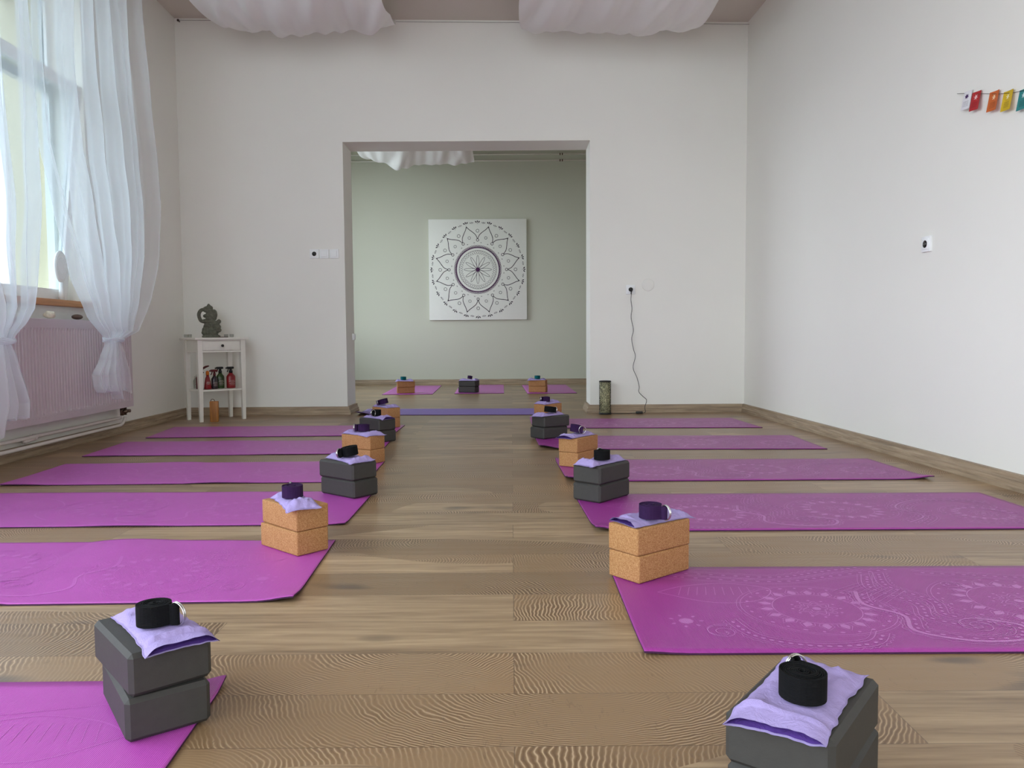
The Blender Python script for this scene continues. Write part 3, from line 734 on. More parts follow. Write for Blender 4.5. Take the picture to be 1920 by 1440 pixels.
def strap(label, x, y, z, col, ring_ang, ring_yaw, r=.033, tilt=0, tilt_dir=0, h=.038, flap=.018):
    root = empty('yoga_strap', (x, y, z), 0, label=label, cat='yoga strap', group='rolled yoga straps on the pouches')
    if tilt:
        root.rotation_mode = 'QUATERNION'
        root.rotation_quaternion = Matrix.Rotation(R(tilt), 4, Vector((-math.sin(R(tilt_dir)), math.cos(R(tilt_dir)), 0))).to_quaternion()
        root.location = (x, y, z + r * math.sin(R(abs(tilt))))
    b = MB(); th = .0019; pitch = .0026; turns = (r - .004) / pitch; n = int(turns * 26); vs, fs = [], []
    a_end = R(ring_ang) - .55; pts = []
    for k in range(n + 1):
        a = a_end - (turns - turns * k / n) * 2 * PI; rr = .004 + pitch * turns * k / n - .001
        pts.append((rr * math.cos(a), rr * math.sin(a), a))
    # leave the roll along a tangent, fold round the rings and come back
    px, py, a = pts[-1]; ra = R(ring_ang); rd = Vector((math.cos(ra), math.sin(ra))); tg = Vector((-math.sin(ra), math.cos(ra)))
    cpt = rd * (r + .009)
    loop = [cpt + rd * (flap * .55 * math.cos(t)) * 1.0 + tg * (.006 * math.sin(t)) for t in [-2.2 + 4.6 * k / 14 for k in range(15)]]
    for q in loop: pts.append((q.x, q.y, 0))
    m = len(pts)
    for i, p in enumerate(pts):
        q0, q1 = pts[max(i - 1, 0)], pts[min(i + 1, m - 1)]; d = Vector((q1[0] - q0[0], q1[1] - q0[1])).normalized(); nx, ny = -d.y * th / 2, d.x * th / 2
        jz = .0009 * math.sin(i * .21) + .0006 * math.sin(i * .047) + (0.0008 * noise.noise(Vector((i * .03, 0, x * 9))))
        jz0 = max(0, jz)
        vs += [(p[0] + nx, p[1] + ny, .0008 + jz0), (p[0] - nx, p[1] - ny, .0008 + jz0), (p[0] - nx, p[1] - ny, h + jz), (p[0] + nx, p[1] + ny, h + jz)]
    for i in range(m - 1):
        for k in range(4): k2 = (k + 1) % 4; fs.append((4 * i + k, 4 * (i + 1) + k, 4 * (i + 1) + k2, 4 * i + k2))
    fs += [(0, 1, 2, 3), (4 * m - 1, 4 * m - 2, 4 * m - 3, 4 * m - 4)]
    b.add(vs, fs); b.build('coil', M[col], root, recalc=True)
    if ring_yaw is not None:
        for k in (0, 1):
            b = MB(); pts = []
            ya = R(ring_yaw); pd = Vector((math.cos(ya), math.sin(ya)))   # in-plane horizontal direction of the ring
            nn = Vector((-math.sin(ya), math.cos(ya))); cc = rd * (r + .013) + nn * (.0035 * k)
            for t in range(28):
                an = 2 * PI * t / 28; w = .021 if math.cos(an) > 0 else .015
                pts.append((cc.x + pd.x * w * math.cos(an), cc.y + pd.y * w * math.cos(an), h * .5 + .0015 + .0205 * math.sin(an)))
            b.tube(pts, .0016, 7, closed=True); rg = b.build('ring', M['steel'], root); rg['label'] = 'bright steel ring'
    return root

# stack: kind, bottom block (x, y, long-axis angle), top block, pouch (x, y, angle, open, seed), strap
ST = {
 'L1': ('g', (-.659, 1.393, 126.5), (-.664, 1.396, 131.5), (-.642, 1.388, 311, 1, 1), (-.646, 1.374, 'strap_black', -14, -28, .0315, 0, 0)),
 'L2': ('c', (-.712, 2.500, 138), (-.709, 2.504, 136), (-.705, 2.485, 300, 0, 2), (-.712, 2.490, 'strap_purple', 110, 100, .0345, 0, 0)),
 'L3': ('g', (-.714, 3.372, 141), (-.718, 3.366, 142), (-.708, 3.366, 312, 0, 3), (-.702, 3.350, 'strap_black', 214, 250, .036, 8, 205)),
 'L4': ('c', (-.822, 4.268, 145), (-.824, 4.273, 147), (-.820, 4.270, 318, 0, 4), (-.820, 4.270, 'strap_purple', 188, 88, .034, 0, 0)),
 'L5': ('g', (-.895, 5.156, 134), (-.897, 5.151, 135), (-.885, 5.140, 314, 1, 5), (-.902, 5.150, 'strap_black', 255, 230, .033, 0, 0)),
 'L6': ('c', (-.971, 5.972, 132), (-.969, 5.965, 132), (-.975, 5.970, 312, 0, 6), (-.985, 5.975, 'strap_purple', 182, 110, .035, 13, 180)),
 'R1': ('g', (.430, 1.115, 52.5), (.427, 1.1135, 52), (.419, 1.099, 232, 1, 7), (.406, 1.070, 'strap_black', 82, 20, .0335, 0, 0)),
 'R2': ('c', (.391, 2.202, 39), (.391, 2.202, 37), (.398, 2.215, 218, 1, 8), (.388, 2.170, 'strap_purple', -42, -62, .0335, 0, 0)),
 'R3': ('g', (.375, 3.255, 49), (.375, 3.248, 49), (.362, 3.240, 231, 0, 9), (.372, 3.222, 'strap_black', 95, 30, .035, 0, 0)),
 'R4': ('c', (.353, 4.124, 55), (.352, 4.124, 54), (.340, 4.120, 232, 1, 10), (.336, 4.125, 'strap_purple', -52, 5, .032, 10, 0)),
 'R5': ('g', (.249, 5.264, 40), (.261, 5.266, 37), (.243, 5.250, 224, 0, 11), (.250, 5.250, 'strap_black', -40, -65, .036, 7, 30)),
 'R6': ('c', (.284, 6.200, 50), (.286, 6.200, 49), (.284, 6.195, 230, 0, 12), (.272, 6.190, 'strap_purple', 190, 100, .031, 0, 0)),
 'B1': ('c', (-1.322, 9.66, 12), (-1.318, 9.655, 12), (-1.33, 9.64, 8, 0, 13), (-1.345, 9.63, 'strap_teal', 90, None, .036, 0, 0)),
 'B2': ('g', (-.540, 9.69, 160), (-.536, 9.685, 160), (-.53, 9.67, 165, 0, 14), (-.525, 9.66, 'strap_purple', 90, None, .031, 8, 0)),
 'B3': ('c', (.325, 9.68, 165), (.322, 9.675, 165), (.315, 9.66, 172, 0, 15), (.315, 9.65, 'strap_teal', 90, None, .037, 0, 0)),
}
WHERE = {'L1': 'first stack of the row by the window', 'L2': 'second stack of the row by the window', 'L3': 'third stack of the row by the window', 'L4': 'fourth stack of the row by the window',
 'L5': 'fifth stack of the row by the window', 'L6': 'last stack of the row by the window', 'R1': 'stack cut by the bottom photo edge', 'R2': 'second stack of the row by the plain wall',
 'R3': 'third stack of the row by the plain wall', 'R4': 'fourth stack of the row by the plain wall', 'R5': 'fifth stack of the row by the plain wall', 'R6': 'last stack of the row by the plain wall',
 'B1': 'far-room cork stack on the side table side', 'B2': 'middle stack in the far room', 'B3': 'far-room cork stack on the lattice lamp side'}
protos = {'g': None, 'c': None}
HD = {'g': (.111, .0675), 'c': (.1075, .0575)}
KN = {'g': 'charcoal foam', 'c': 'tan cork'}
SN = {'strap_black': 'black', 'strap_purple': 'dark purple', 'strap_teal': 'teal'}
for key, (kind, lo, up, pc, sp) in ST.items():
    for lev, q in (('bottom', lo), ('upper', up)):
        if protos[kind] is None: o = protos[kind] = block_proto(kind)
        else: o = protos[kind].copy(); C.objects.link(o)
        z = .0056 if lev == 'bottom' else .0812
        if key == 'R1': o.scale = (1.06, 1.08, 1)
        o.location = (q[0], q[1], z); o.rotation_euler = (0, 0, R(q[2]))
        tag(o, f'{lev} {KN[kind]} yoga block of the {WHERE[key]}', 'yoga block', 'charcoal foam yoga blocks' if kind == 'g' else 'cork yoga blocks')
    zt = .0812 + .0752
    bag(('open-ended ' if pc[3] else '') + f'lavender cotton pouch on the {WHERE[key]}', pc[:2], pc[2], zt, up[:2], up[2], HD[kind], sp[:2], pc[3], 0, pc[4], (.258, .132) if key == 'R1' else (.232, .118), drp=.28 if key == 'R1' else .18)
    strap(f'{SN[sp[2]]} rolled yoga strap on the {WHERE[key]}', sp[0], sp[1], zt + .0155, sp[2], sp[3], sp[4], sp[5], sp[6], sp[7])

# ------------------------------------------------------------------ side table with the statue
TZ = .70; ta = R(43)
tb = empty('side_table', (-2.537, 6.655, 0), ta, label='small white side table with one drawer in the corner by the radiator', cat='side table')
b = MB(); b.bbox((0, 0, TZ - .009), (.46, .35, .018), .003); b.build('tabletop', M['white'], tb)
for sx in (-1, 1):
    for sy in (-1, 1):
        b = MB(); x, y = sx * .183, sy * .135; vs = []
        for z, w in ((TZ - .018, .040), (TZ - .16, .040), (0, .026)):
            ox, oy = sx * (.040 - w) / 2, sy * (.040 - w) / 2
            ox, oy = -ox * -1 * .0, 0
            vs += [(x + i * w / 2, y + j * w / 2, z) for i, j in ((-1, -1), (1, -1), (1, 1), (-1, 1))]
        fs = [(0, 1, 2, 3), (8, 11, 10, 9)] + [(l * 4 + k, l * 4 + (k + 1) % 4, (l + 1) * 4 + (k + 1) % 4, (l + 1) * 4 + k) for l in (0, 1) for k in range(4)]
        b.add(vs, fs); b.build('leg', M['white'], tb, recalc=True)
b = MB(); b.box((0, .137, TZ - .07), (.326, .016, .104)); [b.box((s * .185, 0, TZ - .07), (.016, .230, .104)) for s in (-1, 1)]
b.box((0, -.139, TZ - .0225), (.326, .016, .009)); b.box((0, -.139, TZ - .116), (.326, .022, .012)); b.build('apron', M['white'], tb)
b = MB(); b.bbox((0, -.143, TZ - .068), (.320, .014, .078), .002); dr = b.build('drawer', M['white'], tb)
b = MB(); b.lathe([(.004, 0), (.005, .008), (.011, .014), (.012, .020), (.008, .024), (.001, .025)], 16, mat=Matrix.Translation((0, -.15, TZ - .068)) @ Matrix.Rotation(PI / 2, 4, 'X'))
b.build('knob', M['black'], dr)
b = MB(); b.bbox((0, 0, .258), (.37, .272, .014), .002); b.build('lower_shelf', M['white'], tb)
TM = Matrix.Translation(tb.location) @ Matrix.Rotation(ta, 4, 'Z')
def TP(x, y, z): return tuple(TM @ Vector((x, y, z)))
# statue: one carved stone body
g = .000335
def S(cx, cy, r, d=0, ry=None, rz=None): # photograph drawing units -> metres, d = depth toward the viewer
    return ((cx - 700) * g, -d, (985 - cy) * g), (r * g, (ry or r) * g, (rz or r) * g)
b = MB()
for a in [(710, 940, 215, 0, 150, 45), (700, 870, 200, 0, 140, 60), (600, 800, 105, .012, 110, 100), (560, 860, 75, .02, 90, 70), (860, 720, 105, .018, 110, 80), (900, 800, 70, .015, 80, 60), (640, 690, 105, .008, 110, 80),
          (740, 660, 150, 0, 120, 90), (740, 600, 125, .022, 95, 62), (730, 590, 100, .034, 60, 26), (750, 640, 105, .034, 50, 22), (910, 580, 55, .012, 60, 60), (860, 610, 55, .01), (620, 560, 85, .01, 80, 60), (560, 570, 60, .005, 60, 55),
          (720, 500, 120, .008, 110, 110), (710, 430, 125, .012, 115, 120), (830, 400, 45, .0, 50, 110), (800, 480, 60, .0, 50, 80), (590, 440, 60, .012, 55, 50), (660, 500, 60, .035, 50, 30),
          (680, 310, 145, 0, 110, 60), (640, 260, 110, 0, 95, 75), (690, 240, 85, 0, 85, 70), (670, 190, 48, 0, 50, 55), (665, 155, 22, 0, 22, 30), (800, 300, 38, .0, 40, 30), (740, 400, 50, .03, 40, 60), (650, 850, 60, .035, 40, 40), (800, 850, 60, .03, 40, 60), (740, 780, 130, .0, 110, 110), (740, 720, 120, .0, 100, 90), (600, 740, 80, 0, 80, 90)]:
    c, r = S(*a); b.ball(c, r, sub=2)
for path, rr in (([(570, 590), (480, 560), (440, 480), (430, 390), (470, 310), (530, 280), (600, 290)], .0155), ([(700, 400), (690, 470), (620, 540), (700, 590), (800, 570)], .012), ([(860, 620), (900, 700), (850, 720)], .014)):
    sm_ = []
    for i_ in range(len(path) - 1):
        q0, q1, q2, q3 = [Vector(path[max(0, min(len(path) - 1, i_ + k_))]) for k_ in (-1, 0, 1, 2)]
        for k_ in range(5):
            u_ = k_ / 5; sm_.append(tuple(.5 * (2 * q1 + (q2 - q0) * u_ + (2 * q0 - 5 * q1 + 4 * q2 - q3) * u_ * u_ + (3 * q1 - q0 - 3 * q2 + q3) * u_ ** 3)))
    sm_.append(path[-1])
    b.tube([(((x - 700) * g), -.012 if rr < .015 else 0, (985 - y) * g) for x, y in sm_], rr, 10)
st = empty('elephant_statue', (-2.560, 6.64, TZ + .001), R(12), label='grey carved stone statue of a seated elephant-headed figure on the side table', cat='statue')
bd = b.build('carved_body', M['stone'], st)
md = bd.modifiers.new('union', 'REMESH'); md.mode = 'VOXEL'; md.voxel_size = .0032; md.use_smooth_shade = True
b = MB(); b.bbox((.004, .0, .009), (.135, .10, .018), .006); b.build('plinth', M['stone'], st)
for (px, py, s, lb) in ((-2.765, 6.63, 1, 'beside the wall'), (-2.722, 6.60, .9, 'nearer the statue, on the window side'), (-2.452, 6.70, 1, 'next to the brown incense slab'), (-2.412, 6.72, .95, 'at the open end of the tabletop')):
    b = MB(); b.lathe([(.013 * s, 0), (.018 * s, .003), (.019 * s, .028), (.0165 * s, .028), (.0155 * s, .006), (.001, .005)], 16); o = b.build('tealight_glass', M['glass_clear'], loc=(px, py, TZ + .001))
    tag(o, 'small clear tealight glass ' + lb, 'candle holder', 'tealight glasses on the side table')
b = MB(); b.bbox((0, 0, .003), (.105, .03, .006), .0015); tag(b.build('incense_slab', M['brownwood'], loc=(-2.463, 6.625, TZ + .001), rz=R(10)), 'flat dark brown incense slab beside the statue', 'incense holder')

SZ = .266
def bottle(name, label, lx, ly, body, cap, w, h, style, rot=0, capm=None):
    w *= 1.1; h *= 1.12; sg = 1 if rot else -1
    t = empty(name, TP(lx, ly, SZ), ta + rot, label=label, cat='bottle', group='bottles on the lower shelf of the side table')
    b = MB()
    if style == 'taper': pr = [(w * .9, 0), (w, .004), (w * .8, h * .45), (w * .55, h * .8), (w * .4, h * .86), (w * .35, h)]
    else: pr = [(w * .92, 0), (w, .005), (w, h * .72), (w * .9, h * .80), (w * .45, h * .95), (w * .38, h)]
    b.lathe(pr, 20, sy=.75); bo = b.build('bottle_body', body, t)
    b = MB()
    for k, ww in enumerate((.5, .7, .4, .6, .45)):
        z = h * (.5 - .07 * k); rw = pr[1][0] * (.8 if style == 'taper' else 1)
        pts = [(a * rw * ww, z) for a in (-1, -.5, 0, .5, 1)]
        b.ribbon(pts, .0022, lambda a, c: (a, sg * (.75 * math.sqrt(max(0, rw * rw * 1.03 - a * a)) + .0012), c))
    lp = b.build('label_print', M['print'], bo)
    b = MB()
    if cap == 'trigger':
        b.lathe([(w * .42, h - .002), (w * .42, h + .018), (w * .3, h + .02), (w * .3, h + .034)], 14)
        b.bbox((.004, 0, h + .042), (.062, .022, .020), .008); b.bbox((.038, 0, h + .040), (.012, .014, .012), .003)
        b.tube([(.018, 0, h + .034), (.024, 0, h + .018), (.031, 0, h + .006)], .0045, 8)
    elif cap == 'long':
        b.lathe([(w * .42, h - .002), (w * .42, h + .02), (w * .3, h + .022), (w * .3, h + .03)], 14); b.tube([(.0, 0, h + .03), (-.06, 0, h + .062), (-.085, 0, h + .068)], [.011, .009, .006], 10); b.tube([(-.02, 0, h + .03), (-.04, 0, h + .01)], .004, 8)
    else: b.lathe([(w * .42, h - .002), (w * .42, h + .026), (w * .30, h + .03), (w * .28, h + .034)], 14)
    b.build('spray_head' if cap in ('trigger', 'long') else 'bottle_cap', capm or M['black'], t)
bottle('spray_bottle', 'bright red spray bottle with a black trigger, at the open end of the shelf', .122, -.03, M['redp'], 'trigger', .035, .118, 'round', PI)
bottle('spray_bottle', 'dark green spray bottle with a black trigger', .046, .010, M['greenp'], 'trigger', .031, .118, 'round', PI)
bottle('spray_bottle', 'dark aubergine spray bottle with a brown trigger', -.020, -.03, M['darkp'], 'trigger', .025, .10, 'round', PI, M['dredp'])
bottle('pump_bottle', 'slim red bottle with an orange cap', -.085, -.045, M['redp'], 'cap', .029, .108, 'taper', 0, M['orangep'])
bottle('spray_bottle', 'dark red spray bottle with a long nozzle behind the table leg', -.128, .028, M['dredp'], 'long', .024, .112, 'round', PI, M['dredp'])
jar = empty('glass_jar', TP(-.115, .105, SZ), ta, label='lidded clear glass jar with white pieces at the back of the lower shelf', cat='jar')
b = MB(); b.lathe([(.028, 0), (.032, .004), (.033, .07), (.024, .085), (.022, .095), (.019, .095), (.021, .084), (.030, .069), (.029, .006), (.001, .005)], 20); b.build('jar_body', M['glass_clear'], jar)
b = MB(); b.lathe([(.024, .096), (.026, .1), (.022, .108), (.006, .111), (.008, .12), (.001, .122)], 20); b.build('lid', M['glass_clear'], jar)
b = MB(); [b.ball((.011 * math.cos(k * 2), .011 * math.sin(k * 2), .016 + .007 * k), .010, sub=1) for k in range(5)]; b.build('contents', M['white'], jar)
bx = empty('bamboo_box', (-2.485, 6.475, 0), R(8), label='upright tan bamboo box with a cord loop on the floor under the side table', cat='box')
b = MB(); b.bbox((0, 0, .085), (.064, .05, .170), .003)
for k in range(5): b.box((-.024 + .012 * k, -.0255, .085), (.0016, .002, .160), 1)
b.build('box_body', [M['bamboo'], M['brownwood']], bx)
b = MB(); b.tube([(-.028 + .016 * (1 - math.cos(a)) , 0, .168 + .020 * math.sin(a)) for a in [PI * k / 10 for k in range(11)]], .0028, 6); b.build('cord_loop', M['brownwood'], bx)

# ------------------------------------------------------------------ sockets and switches
def plate(name, label, mtx, kind, group=None, size=.081):
    """mtx maps x = right, y = out of the wall, z = up"""
    root = bpy.data.objects.new(name, None); C.objects.link(root); root.matrix_world = mtx; root.empty_display_size = .05
    cat = {'socket': 'power socket', 'switch': 'light switch', 'plug': 'power socket'}[kind]
    tag(root, label, cat, group)
    b = MB(); b.bbox((0, .0065, 0), (size, .013, size), .002); b.build('faceplate', M['pvc'], root)
    if kind in ('socket', 'plug'):
        b = MB(); b.bbox((0, .0145, 0), (.056, .005, .056), .0015); b.build('insert', M['pvc'], root)
        b = MB(); rotx = Matrix.Translation((0, .0172, 0)) @ Matrix.Rotation(-PI / 2, 4, 'X')
        b.lathe([(.0195, 0), (.0195, .0008), (.001, .0008)], 24, mat=rotx)
        well = b.build('socket_well', M['black'], root); well['label'] = 'black recessed well'
        if kind == 'socket':
            b = MB(); [b.ball((s * .0095, .0182, 0), .0022, sub=1) for s in (-1, 1)]; b.build('contact_hole', M['steel'], well)
    else:
        b = MB(); b.bbox((0, .0165, .0), (.054, .009, .054), .0025); b.build('rocker', M['pvc'], root)
    return root
def back_m(x, z): return Matrix.Translation((x, YB, z)) @ Matrix.Rotation(PI, 4, 'Z')
for k, (kd, lb) in enumerate((('socket', 'white socket with a black well, beside two switches left of the opening'), ('switch', 'white light switch between the socket and the outer switch'), ('switch', 'white light switch closest to the opening edge'))):
    plate('wall_socket' if kd == 'socket' else 'light_switch', lb, back_m(-1.757 + .088 * k, 1.441), kd)
plate('wall_socket', 'white socket with the lamp plug in it, above the lattice lamp', back_m(1.068, 1.105), 'plug')
plate('wall_socket', 'white socket with a black well on the plain wall below the bunting', Matrix.Translation(RWp(0, -2.90, 1.156)) @ Matrix.Rotation(AL + PI / 2, 4, 'Z'), 'socket')
plate('light_switch', 'small switch on the jamb of the opening seen edge-on', Matrix.Translation((XO0, YJ - .07, .70)) @ Matrix.Rotation(-PI / 2, 4, 'Z'), 'switch', size=.06)
b = MB(); b.lathe([(.055, 0), (.055, .003), (.051, .006), (.001, .0065)], 36, mat=Matrix.Translation((1.225, YB, 1.146)) @ Matrix.Rotation(PI / 2, 4, 'X'))
tag(b.build('blank_cover', M['wall']), 'round wall-coloured blank cover beside the plugged socket', 'wall cover')

# ------------------------------------------------------------------ lattice lamp with its cord
lamp = empty('lattice_lamp', (.822, 6.865, 0), 0, label='cylindrical dark metal lattice lamp on the floor beside the opening', cat='lamp')
b = MB(); b.lathe([(.046, .014), (.046, .288)], 32); b.build('lamp_shade', M['beige'], lamp)
b = MB(); b.lathe([(.053, 0), (.054, .002), (.054, .015), (.05, .017)], 32); b.build('base', M['iron'], lamp)
b = MB(); b.lathe([(.05, .285), (.053, .286), (.053, .296), (.047, .298)], 32); b.build('top_rim', M['iron'], lamp)
rnd = random.Random(9); b = MB(); NA, NZ = 44, 36
def cyl(a, z, r=.0505): return (r * math.cos(a), r * math.sin(a), z)
da, dz = 2 * PI / NA, .270 / NZ
for i in range(NA):
    for j in range(NZ + 1):
        z = .016 + j * dz; a = i * da
        if rnd.random() < .52: b.box((0, 0, 0), (.0014, da * .0505 * 1.25, .0022), mat=Matrix.Translation(cyl(a + da / 2, z)) @ Matrix.Rotation(a + da / 2, 4, 'Z'))
        if j < NZ and rnd.random() < .52: b.box((0, 0, 0), (.0014, .0022, dz * 1.25), mat=Matrix.Translation(cyl(a, z + dz / 2)) @ Matrix.Rotation(a, 4, 'Z'))
b.build('metal_lattice', M['iron'], lamp)
cpx = [(500, 225), (492, 300), (502, 380), (494, 460), (515, 570), (500, 650), (515, 740), (533, 810), (513, 910), (548, 1000), (568, 1080), (566, 1130), (600, 1170), (625, 1200), (605, 1262)]
cp = []
for i, (a, c) in enumerate(cpx):
    u, v = 1080 + a / 4.8, 500 + c / 4.8
    cp.append(((u - 960) / 1460 * 7.0, 6.985 if i < 12 else 6.985 - .028 * (i - 11), .68 + (632.4 - v) / 1460 * 6.99))
cp += [(1.175, 6.87, .012), (1.09, 6.865, .009)]
fine = []
for i in range(len(cp) - 1):
    p0, p1, p2, p3 = [Vector(cp[max(0, min(len(cp) - 1, i + k))]) for k in (-1, 0, 1, 2)]
    for k in range(6):
        u = k / 6; fine.append(.5 * (2 * p1 + (p2 - p0) * u + (2 * p0 - 5 * p1 + 4 * p2 - p3) * u * u + (3 * p1 - p0 - 3 * p2 + p3) * u ** 3))
fine += [Vector(p) for p in ((1.09, 6.865, .009), (1.03, 6.868, .005), (.95, 6.875, .004), (.875, 6.868, .006))]
lo_ = Vector(lamp.location)
for q in fine: q.z = max(q.z, .004)
b = MB(); b.tube([tuple(q - lo_) for q in fine], .0026, 6); cord = b.build('power_cord', M['black'], lamp)
b = MB(); b.bbox((1.125 - lo_.x, 0.002, .0125), (.062, .022, .022), .006); b.build('cord_switch', M['black'], cord)
b = MB(); b.lathe([(.018, 0), (.019, .01), (.017, .024), (.009, .03)], 20, mat=Matrix.Translation((1.068 - lo_.x, 7.005 - lo_.y, 1.105)) @ Matrix.Rotation(PI / 2, 4, 'X'))
b.tube([(1.068 - lo_.x, 6.985 - lo_.y, 1.10), (1.070 - lo_.x, 6.985 - lo_.y, 1.062)], .0045, 8); b.build('plug', M['black'], cord)

# ------------------------------------------------------------------ bunting on the plain wall
bu = empty('flag_bunting', RWp(.012, -3.3, 1.78), AL, label='string of small coloured paper flags on the plain wall', cat='bunting')
inv = (Matrix.Translation(bu.location) @ Matrix.Rotation(AL, 4, 'Z')).inverted() @ MR
def loc_(n, s, z): return tuple(inv @ Vector((-n, s, z)))
strg = [(-3.14, 1.856), (-3.19, 1.842), (-3.24, 1.822), (-3.34, 1.795), (-3.45, 1.760), (-3.56, 1.732), (-3.62, 1.722), (-3.80, 1.728), (-3.95, 1.76)]
b = MB(); b.tube([loc_(.010, s, z) for s, z in strg], .0012, 6); b.build('string', M['wire'], bu)
for i, (s0, w, hh, col, dk) in enumerate(((-3.195, .062, .088, (226, 224, 228), (70, 40, 92)), (-3.262, .064, .088, (176, 32, 38), (236, 190, 190)), (-3.392, .066, .090, (198, 98, 38), (240, 200, 160)), (-3.488, .066, .088, (206, 172, 26), (245, 235, 180)), (-3.590, .07, .090, (34, 128, 128), (225, 240, 238)), (-3.70, .07, .09, (60, 90, 160), (225, 230, 240)))):
    zt_ = interp([(-a, z) for a, z in strg], -s0) + .004
    fm = simple('flag_paper', col, .6, var=.03); pm = simple('flag_print', dk, .6); tm = simple('flag_text', tuple(int(v * .72) for v in col), .6)
    b = MB(); NX, NY = 6, 8; vs, fs = [], []
    def fp(a, c, o=0): # a 0..1 across, c 0..1 down
        return loc_(.009 + .018 * c + .002 * math.sin(a * 5 + i) + o, s0 - w * a - .004 * c, zt_ - hh * c - .004 * a)
    for lay in (0, -.0006):
        for c in range(NY + 1):
            for a in range(NX + 1): vs.append(fp(a / NX, c / NY, lay))
    N = (NX + 1) * (NY + 1)
    for c in range(NY):
        for a in range(NX):
            k = c * (NX + 1) + a; fs += [(k, k + 1, k + NX + 2, k + NX + 1), (N + k, N + k + NX + 1, N + k + NX + 2, N + k + 1)]
    b.add(vs, fs, 0)
    f = lambda a, c: fp(a, c, .0007)
    b.disc((.5, .30), .10 if i else .16, f, 1, 10, .10)
    for k in range(6): b.ribbon([(.5 + .12 * math.cos(k * PI / 3), .30 + .09 * math.sin(k * PI / 3)), (.5 + .2 * math.cos(k * PI / 3 + .3), .30 + .15 * math.sin(k * PI / 3 + .3))], .03, f, 1)
    for r_ in range(4):
        for q in range(5): b.ribbon([(.22 + .12 * q, .58 + .08 * r_), (.30 + .12 * q, .58 + .08 * r_)], .035, f, 2)
    o = b.build('paper_flag', [fm, pm, tm], bu); o['label'] = ('white', 'red', 'orange', 'yellow', 'teal', 'blue')[i] + ' paper flag with a small emblem and text'

# ------------------------------------------------------------------ mandala canvas in the far room
cz, ch = 1.685, .735; cxm = -.490
cv = empty('mandala_canvas', (cxm, YF - .015, cz - ch), 0, label='square white canvas with a dark purple mandala on the far wall', cat='wall picture')
b = MB(); b.bbox((0, -.012, ch), (2 * ch * .978, .032, 2 * ch), .003, 2); b.build('stretched_canvas', M['canvas'], cv)
b = MB(); q = .735 / 640; lay_ = [0]
def cf(x, y): return (x * q * .978, -.0288 - lay_[0] * 4e-6, ch + y * q)
_rb, _db = b.ribbon, b.disc
def _r2(*a_, **k_): lay_[0] += 1; _rb(*a_, **k_)
def _d2(*a_, **k_): lay_[0] += 1; _db(*a_, **k_)
b.ribbon, b.disc = _r2, _d2
def pol(r, a): return (r * math.cos(a), r * math.sin(a))
def circle(c, r, w, mi=0, n=48): b.ribbon([(c[0] + r * math.cos(2 * PI * k / n), c[1] + r * math.sin(2 * PI * k / n)) for k in range(n)], w, cf, mi, True)
for k in range(12):
    a = PI / 2 + k * PI / 6
    pts = []
    for t in range(25):
        th = 2 * PI * t / 24; rr = 92 - 88 * math.cos(th); side = 17 * math.sin(th) * (1 if rr > 60 else rr / 60); d = Vector(pol(1, a)); p = Vector((-d.y, d.x)); pts.append(tuple(d * rr + p * side))
    b.ribbon(pts, 4.5, cf, 0)
    # lotus outline: loop, rise to the tip, fall to the next loop
    def at(r, dg): return pol(r, a + R(dg))
    cur = []
    P_ = [(392, .4), (440, 3.2), (480, 7.8), (520, 12.3), (560, 15.0)]
    for sgn in (1, -1):
        pts = [at(r, sgn * dg) for r, dg in P_]
        out = []
        for i in range(len(pts) - 1):
            p0, p1, p2, p3 = [Vector(pts[max(0, min(len(pts) - 1, i + m_))]) for m_ in (-1, 0, 1, 2)]
            for m_ in range(5):
                u = m_ / 5; out.append(tuple(.5 * (2 * p1 + (p2 - p0) * u + (2 * p0 - 5 * p1 + 4 * p2 - p3) * u * u + (3 * p1 - p0 - 3 * p2 + p3) * u ** 3)))
        out.append(pts[-1]); b.ribbon(out, 8, cf, 0)
    b.ribbon([at(545, 15), at(566, 15)], 8, cf, 0)
    circle(at(376, 0), 16, 6.5, 0, 20); circle(at(492, 0), 19, 5, 0, 24); circle(at(415, 15), 17, 4.5, 0, 24)
circle((0, 0), 20, 14, 1); b.disc((0, 0), 16, cf, 1)
circle((0, 0), 243, 4, 0, 96); circle((0, 0), 280, 12, 1, 96); circle((0, 0), 290, 5, 1, 96)
for ph in (0, 1):
    b.ribbon([pol(243 if (k + ph) % 2 else 196, PI / 2 + k * PI / 24) for k in range(48)], 4.5, cf, 0, True)
    b.ribbon([pol(302 + 7 * math.cos((k / 4 + ph) * PI), PI / 2 + k * PI / 96) for k in range(192)], 4.5, cf, 1, True)
def drop(r, dg, ln, w, rot, mi=0):
    c = Vector(pol(r, dg)); d = Vector(pol(1, dg + rot)); p = Vector((-d.y, d.x)); vs = [c + d * ln * t + p * w * s_ for t, s_ in ((0, 0), (.45, -.6), (.8, -.45), (1, 0), (.8, .45), (.45, .6))]
    b.add([cf(v.x, v.y) for v in vs], [tuple(range(6))], mi)
for k in range(48):
    a = PI / 2 + k * PI / 24; s_ = 1 if k % 2 == 0 else .6
    for rot, off in ((0, 0), (.75, .012), (-.75, -.012)): drop(592 if s_ == 1 else 588, a + off * 1.2, 34 * s_, 12 * s_, rot)
    b.disc(pol(584, a), 4 * s_, cf, 0, 6)
for k in range(24):
    a = PI / 2 + (k + .5) * PI / 12
    for rot in (0, .8, -.8): drop(338, a, 13, 5, rot, 2)
b.build('mandala_print', [M['ink'], M['inkp'], M['inkg']], cv)

